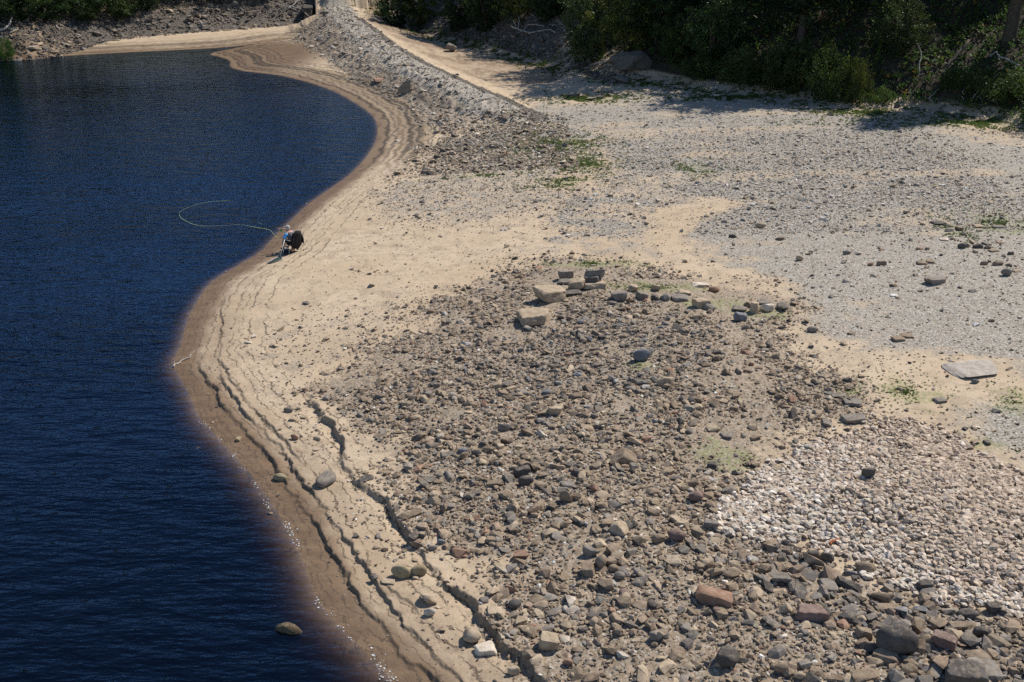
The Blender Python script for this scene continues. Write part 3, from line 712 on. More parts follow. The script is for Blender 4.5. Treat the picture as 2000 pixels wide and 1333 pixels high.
 ('boulder', 1085, 812, 30, 22, 'block', TAN, "tan square stone in the upper rubble", GC, {}),
 ('boulder', 1420, 858, 28, 14, 'slab', GRY, "flat grey stone on the mossy edge of the rubble", GC, {}),
 # slabs at the right
 ('stone_slab', 1915, 738, 108, 38, 'slab', (.47, .42, .37), "very large flat pale slab lying on sand at the right", GE, dict(flat=.18, yaw=R(10))),
 ('stone_block', 1832, 556, 48, 20, 'block', (.32, .275, .24), "long squared building block alone on the gravel", GE, dict(yaw=R(22), flat=.55)),
 ('stone_slab', 1672, 828, 52, 22, 'slab', GRY, "thick slab with a dark overhanging front above the pale chippings", GE, dict(flat=.42)),
 ('stone_slab', 1670, 796, 38, 20, 'slab', GRY, "rounded flat stone above the thick overhanging slab", GE, {}),
 ('stone_slab', 1640, 778, 30, 12, 'slab', GRY, "thin grey flagstone beside the green tuft", GE, {}),
 ('pointed_stone', 1696, 938, 26, 20, 'wedge', DRK, "single dark pointed stone sitting on the pale chippings", GE, dict(flat=1.0)),
 ('stone', 1562, 510, 17, 12, 'round', TAN, "round tan stone with a dark underside alone on gravel", GE, {}),
 ('stone', 1486, 446, 22, 12, 'round', TAN, "tan barrel-shaped stone on the far gravel", GE, {}),
 ('stone', 1432, 465, 17, 9, 'wedge', DRK, "dark stone a little nearer than the barrel-shaped one", GE, {}),
 ('stone', 1524, 470, 18, 9, 'wedge', BRN, "brown stone right of the dark stone on the far gravel", GE, {}),
 ('stone', 1967, 540, 22, 18, 'round', GRY, "rounded grey boulder at the foot of the stone scatter on the gravel", GE, {}),
 ('stone', 1757, 668, 26, 14, 'slab', BRN, "nearer of two flat brown stones lying on the gravel edge", GE, {}),
 ('stone', 1774, 661, 28, 12, 'slab', BRN, "farther of two flat brown stones lying on the gravel edge", GE, {}),
 ('stone', 1655, 498, 20, 11, 'wedge', GRY, "grey angular stone on the gravel left of a reddish one", GE, {}),
 ('stone', 1701, 520, 12, 9, 'wedge', RED, "small reddish stone on the gravel", GE, {}),
 ('stone', 1722, 519, 22, 12, 'block', BRN, "brown stone beside the small reddish one", GE, {}),
 ('stone', 1656, 552, 18, 11, 'wedge', PAL, "pale stone on the gravel below the reddish pair", GE, {}),
 ('stone', 1747, 580, 16, 7, 'slab', WHT, "small flat white stone on the gravel", GE, {}),
 ('stone', 1803, 518, 20, 11, 'slab', BRN, "left half of a split brown flat stone on the gravel", GE, {}),
 ('stone', 1819, 515, 16, 10, 'slab', BRN, "right half of a split brown flat stone on the gravel", GE, {}),
 ('stone', 1588, 650, 22, 12, 'round', GRY, "grey rounded stone on the sandy strip", GE, {}),
 ('stone', 1734, 868, 20, 12, 'wedge', PAL, "pale broken stone at the top of the chippings", GE, {}),
 ('stone', 1930, 870, 14, 14, 'wedge', GRY, "grey stone on the sand right of the chippings", GE, {}),
 ('stone', 1905, 750, 16, 12, 'wedge', BLU, "blue-grey stone under the very large slab's front edge", GE, {}),
 ('stone', 1838, 788, 26, 14, 'slab', GRY, "grey stone on the sandy patch right of the chippings", GE, {}),
 # sand shelf and shore
 ('half_buried_boulder', 634, 955, 36, 58, 'round', GRY, "oval grey boulder half buried in the sand shelf", GD, dict(sink=.35, yaw=R(-12))),
 ('stone', 547, 940, 32, 18, 'wedge', OLV, "brown wedge poking out of the lowest cut sand edge", GD, {}),
 ('boulder', 575, 860, 17, 15, 'round', RED, "reddish-brown boulder on the upper sand shelf", GD, {}),
 ('stone', 563, 806, 20, 13, 'wedge', GRY, "grey pointed stone at the head of the sand shelf", GD, {}),
 ('stone', 465, 863, 10, 12, 'block', OLV, "small olive stone on the wet sand", GD, {}),
 ('shore_boulder', 783, 1131, 40, 32, 'round', OLV, "olive boulder, left of a pair by the cut sand edge", GD, {}),
 ('shore_boulder', 817, 1127, 34, 28, 'round', OLV, "olive-grey boulder, right of a pair by the cut sand edge", GD, {}),
 ('shore_boulder', 837, 1183, 36, 34, 'wedge', TAN, "tan three-cornered boulder below the olive pair", GD, {}),
 ('shore_boulder', 839, 1205, 24, 22, 'round', PAL, "pale round stone below the three-cornered boulder", GD, {}),
 ('shore_boulder', 922, 1260, 38, 44, 'round', TAN, "smooth tan egg-shaped boulder beside the deep cut", GD, {}),
 ('shore_boulder', 948, 1282, 44, 33, 'slab', PAL, "pale flat boulder just below the egg-shaped one", GD, {}),
 ('shore_boulder', 1006, 1192, 26, 27, 'round', DRK, "dark pitted round boulder on clean sand", GD, {}),
 ('shore_boulder', 967, 1205, 32, 28, 'slab', TAN, "sand-dusted flat boulder left of the dark pitted one", GD, dict(sink=.3)),
 ('shore_boulder', 812, 1072, 26, 18, 'wedge', BRN, "brown stone lodged in the deep cut", GD, {}),
 ('shore_boulder', 823, 1053, 16, 10, 'round', DRK, "small dark stone just above the stone lodged in the cut", GD, {}),
 ('shore_boulder', 845, 1076, 18, 12, 'round', GRY, "flat grey pebble on the sand right of the cut", GD, {}),
 ('shore_boulder', 862, 1064, 18, 11, 'round', BLU, "slate-grey pebble on the sand right of the cut", GD, {}),
 ('shore_boulder', 758, 1142, 30, 10, 'slab', TAN, "thin tan slab sticking out over a sand step", GD, {}),
 ('shore_boulder', 961, 1062, 30, 16, 'slab', BRN, "long brown stone at the sandy margin of the rubble", GD, {}),
 ('shore_boulder', 907, 1090, 14, 22, 'slab', RED, "flat reddish stone set in the sand", GD, {}),
 ('shore_boulder', 1004, 1320, 26, 22, 'round', TAN, "tan stone in the bottom of the deep cut", GD, {}),
 ('shore_boulder', 1110, 1302, 20, 18, 'round', RED, "round reddish stone on sand at the bottom of the rubble", GD, {}),
 # causeway, far banks
 ('boulder', 790, 182, 26, 24, 'wedge', BRN, "big pointed boulder on the flank of the stony causeway", "boulders round the far causeway", dict(flat=1.0)),
 ('boulder', 880, 102, 20, 17, 'slab', GRY, "pale slab propped at the edge of the sandy hollow", "boulders round the far causeway", dict(tilt=-25, flat=.7)),
 ('boulder', 827, 67, 16, 8, 'round', DRK, "dark rock in the shade beside the sandy hollow", "boulders round the far causeway", {}),
 ('boulder', 1060, 174, 14, 8, 'wedge', PAL, "pale stone at the near rim of the sandy hollow", "boulders round the far causeway", {}),
 ('boulder', 1122, 190, 22, 12, 'wedge', GRY, "largest of the grey stones below the washed-out root", "boulders round the far causeway", {}),
 ('boulder', 1174, 192, 14, 7, 'slab', BRN, "flat stone right of the grey stones below the root", "boulders round the far causeway", {}),
 ('boulder', 738, 165, 20, 12, 'slab', RED, "reddish slab on the flank of the stony causeway", "boulders round the far causeway", {}),
 ('boulder', 634, 31, 20, 8, 'block', GRY, "dressed block lying at the foot of the dark wall", "boulders round the far causeway", {}),
 ('boulder', 62, 100, 16, 15, 'slab', TAN, "tan slab on the left shore scree", "boulders on the far left scree", {}),
 ('boulder', 70, 90, 14, 9, 'slab', TAN, "smaller tan slab above the tan slab on the left shore", "boulders on the far left scree", {}),
 ('boulder', 74, 102, 9, 9, 'wedge', TAN, "tan wedge right of the tan slabs on the left shore", "boulders on the far left scree", {}),
 ('boulder', 84, 98, 10, 10, 'wedge', DRK, "dark stone right of the tan stones on the left shore", "boulders on the far left scree", {}),
 ('boulder', 103, 105, 14, 6, 'slab', BRN, "low brown stone at the water end of the left scree", "boulders on the far left scree", {}),
 ('boulder', 328, 56, 10, 8, 'wedge', DRK, "dark stone in the middle of the left scree", "boulders on the far left scree", {}),
 ('boulder', 396, 39, 13, 9, 'wedge', GRY, "grey stone high on the left scree", "boulders on the far left scree", {}),
 ('boulder', 472, 58, 11, 7, 'wedge', BRN, "brown stone at the foot of the left scree by the sand", "boulders on the far left scree", {}),
 ('boulder', 240, 77, 12, 6, 'wedge', DRK, "dark stone where the left scree meets the sand", "boulders on the far left scree", {}),
]
for nm, u, v, w, h, kd, col, lab, grp, kw in BOULDERS:
    if grp in (GA, GB):
        col = tuple(k * 1.06 for k in col)
        kw = dict({'rough': .075, 'tilt': ((u * 7 + v * 13) % 21) - 10}, **kw)
    place_stone(nm, u, v, w, h, kd, col, lab, 'boulder' if 'boulder' in nm else 'stone', grp, **kw)
# stones of the scatter on the gravel at the right, read off one by one
EXTRA = [(1835, 440, 26, 10, 'slab', DRK, "dark flat stone at the top of the stone scatter on the gravel"), (1853, 444, 14, 14, 'wedge', TAN, "tan stone leaning on the dark flat stone"),
 (1857, 453, 20, 10, 'wedge', PAL, "pale angular stone below the leaning tan stone"), (1876, 451, 12, 12, 'block', BRN, "brown block right of the pale angular stone"), (1914, 446, 17, 10, 'slab', TAN, "tan slab at the upper right of the stone scatter"),
 (1914, 453, 12, 6, 'block', TAN, "small tan block under the tan slab"), (1955, 447, 24, 9, 'slab', GRY, "low grey slab among weeds right of the stone scatter"), (1880, 486, 18, 12, 'round', DRK, "black rounded stone at the centre of the stone scatter"),
 (1892, 484, 14, 12, 'wedge', TAN, "tan wedge right of the black rounded stone"), (1901, 477, 12, 12, 'wedge', TAN, "upright tan stone on top of the stone scatter"), (1912, 486, 20, 13, 'wedge', DRK, "dark wedge at the heart of the stone scatter"),
 (1931, 480, 14, 9, 'slab', GRY, "grey flat stone behind the brown oval one"), (1930, 487, 15, 7, 'round', BRN, "brown oval stone right of the dark wedge"), (1908, 495, 9, 13, 'block', TAN, "small upright tan stone before the dark wedge"),
 (1943, 493, 20, 8, 'slab', BRN, "flat brown stone low in the stone scatter"), (1923, 518, 16, 10, 'wedge', BRN, "brown stone with a black shadowed side near the bottom of the scatter"), (1950, 519, 24, 13, 'wedge', BRN, "largest brown stone at the bottom of the stone scatter"),
 (1971, 521, 13, 8, 'wedge', BRN, "brown stone right of the largest brown stone"), (1989, 533, 14, 8, 'slab', TAN, "tan flat stone right of the rounded grey boulder"), (1862, 469, 11, 8, 'wedge', TAN, "small tan stone on the left of the stone scatter"),
 (1846, 471, 18, 7, 'slab', PAL, "low pale stone at the left end of the scatter"), (1936, 424, 10, 8, 'wedge', TAN, "tan stone far beyond the stone scatter"), (1798, 488, 12, 6, 'slab', RED, "reddish stone left of the scatter"), (1812, 489, 12, 7, 'wedge', BRN, "brown stone left of the scatter next to the reddish one"),
 (1976, 499, 12, 9, 'wedge', DRK, "dark stone right of the flat brown stone"), (1955, 476, 13, 5, 'slab', RED, "small reddish flat stone right of the scatter"), (1960, 466, 8, 7, 'wedge', BRN, "small brown stone above the reddish flat one")]
for u, v, w, h, kd, col, lab in EXTRA:
    place_stone('stone', u, v, w, h, kd, col, lab, 'stone', "stones of the scatter on the gravel at the right")
o = place_stone('submerged_boulder', 562, 1238, 56, 42, 'round', (.12, .09, .055), "brown rounded rock rising out of the dark water", 'boulder', None, sink=0, rough=.07)
o.location.z = -.30

# ---- the countless small stones: hull templates, gathered by size; the largest become things of their own
def hull_templates(n, lo, hi, g):
    out = []
    for _ in range(n):
        bm = bmesh.new()
        k = g.integers(lo, hi)
        P = g.uniform(-1, 1, (k, 3))
        P /= (np.abs(P) ** 3).sum(1)[:, None] ** (1 / 3)
        P *= g.uniform(.8, 1, (k, 1))
        for p in P: bm.verts.new(p)
        bmesh.ops.convex_hull(bm, input=bm.verts)
        for v in [v for v in bm.verts if not v.link_faces]: bm.verts.remove(v)
        bmesh.ops.triangulate(bm, faces=bm.faces)
        bm.verts.index_update()
        V = np.array([v.co[:] for v in bm.verts]); F = np.array([[v.index for v in f.verts] for f in bm.faces])
        bm.free()
        lo_, hi_ = V.min(0), V.max(0)
        out.append(((V - (lo_ + hi_) / 2) / (hi_ - lo_), F))
    return out
g0 = np.random.default_rng(3)
T_BIG = hull_templates(26, 13, 20, g0)
T_SML = hull_templates(20, 8, 11, g0)
def rot_mats(n, g, tilt):
    yaw = g.uniform(0, 2 * math.pi, n); ax = g.uniform(0, 2 * math.pi, n); an = g.normal(0, tilt, n)
    c, s = np.cos(yaw), np.sin(yaw); z = np.zeros(n); o = np.ones(n)
    Z = np.stack([np.stack([c, -s, z], -1), np.stack([s, c, z], -1), np.stack([z, z, o], -1)], 1)
    kx, ky = np.cos(ax), np.sin(ax); ca, sa = np.cos(an), np.sin(an); v = 1 - ca
    A = np.stack([np.stack([ca + kx * kx * v, kx * ky * v, ky * sa], -1), np.stack([kx * ky * v, ca + ky * ky * v, -kx * sa], -1), np.stack([-ky * sa, kx * sa, ca], -1)], 1)
    return A @ Z
def gather(xyz, S, Rm, col, T, tid):
    """one mesh's arrays from many stones"""
    Vs, Fs, Cs, off = [], [], [], 0
    for k, (V, F) in enumerate(T):
        m = np.nonzero(tid == k)[0]
        if not len(m): continue
        P = np.einsum('nij,nvj->nvi', Rm[m], V[None] * S[m][:, None, :]) + xyz[m][:, None, :]
        Vs.append(P.reshape(-1, 3)); Cs.append(np.repeat(col[m], len(V), 0))
        Fs.append((F[None] + (np.arange(len(m)) * len(V))[:, None, None] + off).reshape(-1, 3))
        off += len(m) * len(V)
    return np.vstack(Vs), np.vstack(Fs), np.vstack(Cs)
def sample(poly_or_box, n, g, accept):
    lo, hi = poly_or_box
    x = g.uniform(lo[0], hi[0], n); y = g.uniform(lo[1], hi[1], n)
    # only what the wide surroundings of the frame could show
    u = np.abs(x) < .62 * y + 6
    x, y = x[u], y[u]
    z, M = terrain(x, y)
    k = g.uniform(0, 1, len(x)) < accept(M, x, y)
    return x[k], y[k], z[k], {q: w[k] for q, w in M.items()}
def pal(g, n, cols, w):
    c = np.array(cols)[g.choice(len(cols), n, p=np.array(w) / sum(w))]
    return c * g.uniform(.74, 1.22, (n, 1)) * g.uniform(.985, 1.015, (n, 3))
RUB = [BRN, TAN, GRY, DRK, RED, PAL, WHT]
def rubble_field():
    g = np.random.default_rng(21)
    x, y, z, M = sample(((-16, 15), (34, 48)), 260000, g, lambda M, x, y: np.clip(M['rub'] * 1.15, 0, 1) ** 1.5 * (1 - M['heap']) * (1 - .75 * M['green']) * (.12 + .88 * sst(-.32, .30, fbm(x * .55, y * .55, 4, 71) + .24)))
    n = len(x)
    r = .032 * (1 - g.uniform(0, 1, n)) ** (-1 / 2.5)
    r = np.minimum(r, .19) * (1 + .45 * M['darke']) * (1 - .15 * sst(24, 32, y))
    S = r[:, None] * np.stack([g.uniform(1.5, 2.6, n), g.uniform(1.1, 1.8, n), g.uniform(.55, 1.3, n)], 1)
    col = pal(g, n, RUB, [44, 28, 20, 8, 2.2, 3, 1.5])
    dk = pal(g, n, [GRY, DRK, BRN, BLU, WHT], [38, 22, 30, 6, 1.5])
    m = g.uniform(0, 1, n) < M['darkr'] * .85
    col[m] = dk[m]
    big_white = (col.mean(1) > .5) & (r > .085)
    col[big_white] *= .5
    # thinner between the bigger blocks of the wall row and pile
    row = np.maximum(sst(-.3, .5, poly_sd(x, y, GP([(1180, 590), (1200, 550), (1320, 552), (1420, 545), (1560, 590), (1540, 625), (1430, 640), (1340, 612), (1240, 600)], .9))), sst(-.3, .5, poly_sd(x, y, GP([(1000, 650), (1020, 590), (1080, 515), (1190, 510), (1190, 580), (1110, 600), (1090, 650)], .9))))
    keep = g.uniform(0, 1, n) > row * .82 * (r < .11) - .0 * r
    keep &= ~((row > .5) & (r >= .11))
    return x[keep], y[keep], z[keep], r[keep], S[keep], col[keep], g
def as_field(x, y, z, r, S, col, g, top, names, groupname, label, cat, stuffname, stufflabel, keep=None, tilt=.35):
    n = len(x)
    Rm = rot_mats(n, g, tilt)
    P = np.stack([x, y, z + S[:, 2] * .19], 1)
    u, v, s = proj(P)
    size = np.where((u > 5) & (u < 1995) & (v > 5) & (v < 1325), r * s, 0)
    order = np.argsort(-size)
    chosen = np.zeros(n, bool); chosen[order[:top]] = True
    tid = g.integers(0, len(T_BIG), n)
    tsm = g.integers(0, len(T_SML), n)
    small = r * s < 5.5
    a = ~chosen & ~small; b = ~chosen & small
    parts = []
    if a.any(): parts.append(gather(P[a], S[a], Rm[a], col[a], T_BIG, tid[a]))
    if b.any(): parts.append(gather(P[b], S[b], Rm[b], col[b], T_SML, tsm[b]))
    off = 0; Vs = []; Fs = []; Cs = []
    for V, F, C in parts: Vs.append(V); Fs.append(F + off); Cs.append(C); off += len(V)
    o = obj(stuffname, mesh_np(stuffname, np.vstack(Vs), np.vstack(Fs), [ROCK_ATT], np.vstack(Cs)))
    tag(o, stufflabel, cat, None, "stuff")
    for i in np.nonzero(chosen)[0]:
        nm = names
        me = SHARED[int(tid[i])]
        ob = obj(nm, me, loc=tuple(P[i]))
        ob.rotation_mode = 'QUATERNION'
        ob.rotation_quaternion = Matrix(Rm[i].tolist()).to_quaternion()
        ob.scale = tuple(S[i])
        ob.color = (*col[i], 1)
        lb = label(i, P[i], u[i], v[i], S[i], col[i]) if callable(label) else label
        tag(ob, lb, cat, groupname)
    return o
SHARED = [mesh_np("stone", V, F, [ROCK_OBJ]) for V, F in T_BIG]
def cname(c):
    m = c.mean()
    if m > .5: return "white"
    if m < .12: return "blackish"
    if c[0] > 1.55 * c[1]: return "reddish"
    if m > .26: return "tan"
    return "brown" if c[0] > 1.22 * c[2] else "grey"
def rub_label(i, p, u, v, S, c):
    zone = "low by the bottom edge" if v > 1200 else "in the lower half" if v > 980 else "in the upper half"
    return f"{cname(c)} angular stone among many alike {zone} of the rubble field"
x, y, z, r, S, col, g = rubble_field()
as_field(x, y, z, r, S, col, g, 170, "rubble_stone", "angular stones of the rubble field", rub_label, "stone", "rubble", "countless small brown broken stones of the rubble field")
def heap_label(i, p, u, v, S, c):
    k = "whitish" if c.mean() > .5 else "tan" if c.mean() > .33 else "greyish"
    return f"{k} chipping among many alike on the pale heap of chippings"
def heap_field():
    g = np.random.default_rng(22)
    x, y, z, M = sample((Z_HEAP.min(0) - 1, Z_HEAP.max(0) + 1), 36000, g, lambda M, x, y: M['heap'] * .95)
    n = len(x)
    z = z + g.uniform(0, .05, n)
    r = np.clip(.074 * g.lognormal(0, .22, n), .04, .13)
    S = r[:, None] * np.stack([g.uniform(1.6, 2.3, n), g.uniform(1.3, 1.8, n), g.uniform(.7, 1.15, n)], 1)
    col = pal(g, n, [(.53, .43, .335), (.58, .48, .385), (.46, .37, .285), (.63, .545, .45), (.34, .28, .22)], [44, 30, 16, 7, 2])
    wh = sst(4.2, .8, np.hypot((x - G(1500, 955, 1.2)[0]) / 1.0, (y - G(1500, 955, 1.2)[1]) / 1.4)) + .8 * sst(1.0, .2, poly_sd(x, y, Z_HEAP)) * (y < G(1600, 960, 1.2)[1])
    m = g.uniform(0, 1, n) < np.clip(wh, 0, 1) * .55
    col[m] = pal(g, n, [(.68, .62, .54), (.62, .55, .465)], [1, 1])[m]
    return x, y, z, r, S, col, g
x, y, z, r, S, col, g = heap_field()
as_field(x, y, z, r, S, col, g, 130, "pale_chipping", "chippings of the pale heap", heap_label, "chipping", "chippings", "heap of countless pale limestone chippings", tilt=.42)
def shingle_field():
    """gravel pebbles and loose chips everywhere else on the dry land"""
    g = np.random.default_rng(23)
    parts = []
    specs = [
        # box, tries, accept, r0, rmax, palette, weights
        (((-12, 26), (44, 76)), 120000, lambda M, x, y: M['grav'] * (1 - M['rub']) * (1 - .5 * M['green']) * .8 * sst(80, 50, y) * (M['bankr'] < .5), .024, .15, [(.50, .465, .41), (.42, .385, .335), (.60, .565, .51), TAN, GRY], [34, 26, 22, 14, 4]),
        (((-12, 70), (48, 98)), 90000, lambda M, x, y: (M['grav'] * .55 + .15 * M['scat']) * (1 - M['rub']) * (M['bankr'] < 1) * (M['d'] > 4), .034, .14, [(.50, .465, .41), (.42, .385, .335), (.60, .565, .51), TAN, GRY], [30, 24, 22, 18, 6]),
        (((-24, 28), (12, 66)), 90000, lambda M, x, y: np.clip(.9 * M['scat'] + .75 * M['shelf'] * sst(-.1, .3, fbm(x * 1.1, y * 1.1, 2, 79)) + .10 * (M['d'] > 3.5) + .35 * sst(4, 10, M['d']) * M['grav'] + .35 * sst(.05, .5, fbm(x * .5, y * .5, 3, 77)) * (M['d'] > 2.6) + .12 * (M['d'] > 1.2) * sst(.3, .6, fbm(x * .9, y * .9, 3, 78)), 0, 1) * (1 - M['rub']) * (1 - M['heap']), .026, .15, [BRN, TAN, GRY, DRK, PAL, WHT], [30, 32, 16, 10, 7, 1.5]),
        (((-22, 6), (14, 60)), 26000, lambda M, x, y: (M['d'] > -1.1) * (M['d'] < 2.4) * (.10 + .5 * sst(.05, .45, fbm(x * 1.2, y * 1.2, 3, 83))), .014, .07, [BRN, OLV, DRK, TAN, PAL], [30, 24, 22, 14, 5]),
        (((-44, 6), (60, 142)), 60000, lambda M, x, y: np.clip(M['face'] * (.55 + .4 * (1 - M['crest'])) + .4 * M['crest'], 0, 1) * (M['d'] > 2.5), .055, .30, [GRY, (.44, .41, .37), BRN, DRK, PAL], [24, 36, 18, 5, 16]),
        (((-16, 4), (58, 88)), 24000, lambda M, x, y: M['scat'] * (1 - M['rub']) * (M['d'] > 3), .05, .26, [BRN, GRY, DRK, TAN, PAL], [34, 22, 16, 20, 8]),
        (((-90, -20), (100, 150)), 42000, lambda M, x, y: ((M['bankl'] > -.2) & (M['bankl'] < 13) & (M['ridge'] < .3)) * 1.0, .10, .50, [DRK, GRY, BRN, (.28, .24, .20), TAN], [26, 34, 20, 14, 6]),
        (((-14, 10), (84, 130)), 22000, lambda M, x, y: ((M['bankr'] > -.3) & (M['bankr'] < 11) & (M['basin'] < .5)) * 1.0, .085, .35, [DRK, (.15, .13, .11), GRY, BRN], [40, 30, 20, 10]),
        (((12, 50), (58, 80)), 9000, lambda M, x, y: ((M['bankr'] > -3.0) & (M['bankr'] < .6)) * .5, .04, .26, [BRN, GRY, TAN, PAL, DRK], [30, 25, 20, 12, 13]),
    ]
    for box, tries, acc, r0, rm, cols, w in specs:
        x, y, z, M = sample((np.array([box[0][0], box[1][0]]), np.array([box[0][1], box[1][1]])), tries, g, acc)
        n = len(x)
        r = np.minimum(r0 * (1 - g.uniform(0, 1, n)) ** (-1 / 3.0), rm)
        S = r[:, None] * np.stack([g.uniform(1.5, 2.4, n), g.uniform(1.2, 1.8, n), g.uniform(.6, 1.2, n)], 1)
        P = np.stack([x, y, z + S[:, 2] * .28], 1)
        parts.append(gather(P, S, rot_mats(n, g, .3), pal(g, n, cols, w), T_SML, g.integers(0, len(T_SML), n)))
    off = 0; Vs = []; Fs = []; Cs = []
    for V, F, C in parts: Vs.append(V); Fs.append(F + off); Cs.append(C); off += len(V)
    o = obj("shingle", mesh_np("shingle", np.vstack(Vs), np.vstack(Fs), [ROCK_ATT], np.vstack(Cs)))
    tag(o, "grey shingle and loose chips strewn over the dry lake bed", "shingle", None, "stuff")
    print("shingle faces", sum(len(f) for f in Fs))
shingle_field()

# ------------------------------------------------------------------ vegetation
def leaf_material():
    t = NT("leaf")
    v = t.n("ShaderNodeVertexColor"); v.layer_name = "col"
    oi = t.n("ShaderNodeObjectInfo").outputs["Color"]
    c = t.mix(1.0, v.outputs[0], oi, 'MULTIPLY')
    d = bsdf(t, c, .55, .3)
    tl = t.n("ShaderNodeBsdfTranslucent", Color=t.mix(1.0, c, (1.0, 1.05, .55), 'MULTIPLY'))
    m = t.n("ShaderNodeMixShader", _0=.40, _1=d.outputs[0], _2=tl.outputs[0])
    return t.surf(m.outputs[0])
LEAF = leaf_material()
BARK = simple("bark", (.085, .068, .052), .95, .1, .4, 9, .6)
DEADWOOD = simple("dead_wood", (.40, .36, .31), .9, .1, .3, 14, .4)
DARKWOOD = simple("damp_wood", (.13, .105, .08), .9, .1, .3, 14, .4)
def leaf_cards(C, L, W, g, up=.0, nrm=None):
    """one four-cornered leaf per centre"""
    n = len(C)
    a = g.normal(0, 1, (n, 3)); a[:, 2] += up; a /= np.linalg.norm(a, axis=1)[:, None]
    b = g.normal(0, 1, (n, 3)); b -= (b * a).sum(1)[:, None] * a; b /= np.linalg.norm(b, axis=1)[:, None]
    L = L[:, None]; W = W[:, None]
    V = np.stack([C - a * L * .5, C + b * W * .5 + a * L * .05, C + a * L * .5, C - b * W * .5 + a * L * .05], 1).reshape(-1, 3)
    return V, np.arange(4 * n).reshape(n, 4)
def crown(name, g, rx, h, z0, clumps, leaves, leaf, base, spiky=.0, droop=0.0, cone=0.0):
    """leaf clumps through an uneven crown of radius rx from z0 to h"""
    th = g.uniform(0, 2 * math.pi, clumps); cz = g.uniform(-1, 1, clumps)
    rad = g.uniform(.15, 1, clumps) ** .45
    sq = np.sqrt(1 - cz * cz)
    ph = g.uniform(0, 6, 4)
    lump = 1 + .22 * np.sin(2 * th + ph[0] + 2 * cz) + .16 * np.sin(5 * th + ph[1]) + .12 * np.sin(4 * cz * 3 + ph[2])
    zz = z0 + (h - z0) * (cz * rad + 1) / 2
    taper = 1 - cone * np.clip((zz - z0) / (h - z0), 0, 1)
    C = np.stack([rx * sq * rad * lump * np.cos(th) * taper, rx * sq * rad * lump * np.sin(th) * taper, zz], 1)
    C[:, 2] += g.normal(0, .03 * h, clumps)
    sg = g.uniform(.4, 1.15, clumps) * .105 * rx
    tint = g.uniform(.5, 1.55, clumps)
    warm = g.uniform(0, 1, clumps) ** 3
    cid = g.integers(0, clumps, leaves)
    o = g.normal(0, 1, (leaves, 3))
    o[:, 2] *= .65 + spiky
    P = C[cid] + o * sg[cid][:, None]
    P[:, 2] -= droop * np.hypot(P[:, 0], P[:, 1]) ** 2 / rx
    P[:, 2] = np.maximum(P[:, 2], .03 + .15 * g.uniform(0, 1, leaves))
    # some sprays stick out past the outline
    k = g.uniform(0, 1, leaves) < .10
    P[k] += (P[k] - np.array([0, 0, (h + z0) * .5])) * g.uniform(.02, .14, (k.sum(), 1))
    Lf = leaf * g.uniform(.6, 1.35, leaves)
    V, F = leaf_cards(P, Lf, Lf * g.uniform(.35, .6, leaves), g, up=.15 + spiky)
    col = 1.35 * np.array(base)[None] * (tint[cid] * g.uniform(.75, 1.3, leaves))[:, None]
    col[:, 0] *= 1 + .7 * warm[cid]; col[:, 1] *= 1 + .2 * warm[cid]
    return mesh_np(name, V, F, [LEAF], np.repeat(col, 4, 0))
def tube(paths, seg=6):
    Vs, Fs, off = [], [], 0
    for P, rads in paths:
        P = np.array(P, float); n = len(P)
        T = np.gradient(P, axis=0); T /= np.linalg.norm(T, axis=1)[:, None] + 1e-9
        ref = np.where(np.abs(T[:, 2:3]) > .9, np.array([[1., 0, 0]]), np.array([[0, 0, 1.]]))
        A = np.cross(T, ref); A /= np.linalg.norm(A, axis=1)[:, None] + 1e-9
        B = np.cross(T, A)
        an = np.linspace(0, 2 * math.pi, seg, endpoint=False)
        ring = P[:, None] + (A[:, None] * np.cos(an)[None, :, None] + B[:, None] * np.sin(an)[None, :, None]) * np.array(rads)[:, None, None]
        V = np.vstack([ring.reshape(-1, 3), P[:1], P[-1:]])
        k = np.arange(n * seg).reshape(n, seg); kn = np.roll(k, -1, 1)
        F = np.stack([k[:-1], kn[:-1], kn[1:], k[1:]], -1).reshape(-1, 4)
        tri = np.concatenate([np.stack([F[:, 0], F[:, 1], F[:, 2]], 1), np.stack([F[:, 0], F[:, 2], F[:, 3]], 1),
            np.stack([kn[0], k[0], np.full(seg, n * seg)], 1), np.stack([k[-1], kn[-1], np.full(seg, n * seg + 1)], 1)])
        Vs.append(V); Fs.append(tri + off); off += len(V)
    return np.vstack(Vs), np.vstack(Fs)
def stems(g, n, h, r, spread, lean=.0):
    out = []
    for k in range(n):
        a = g.uniform(0, 6.28); hh = h * g.uniform(.7, 1.0)
        t = np.linspace(0, 1, 6)[:, None]
        d = np.array([math.cos(a), math.sin(a), 0]) * spread * g.uniform(.4, 1)
        P = t ** 1.4 * d + t * np.array([0, 0, hh]) + np.cumsum(g.normal(0, .02 * h, (6, 3)), 0) * np.array([1, 1, .2])
        out.append((P, r * (1 - .8 * t[:, 0])))
    return out
gv_ = np.random.default_rng(41)
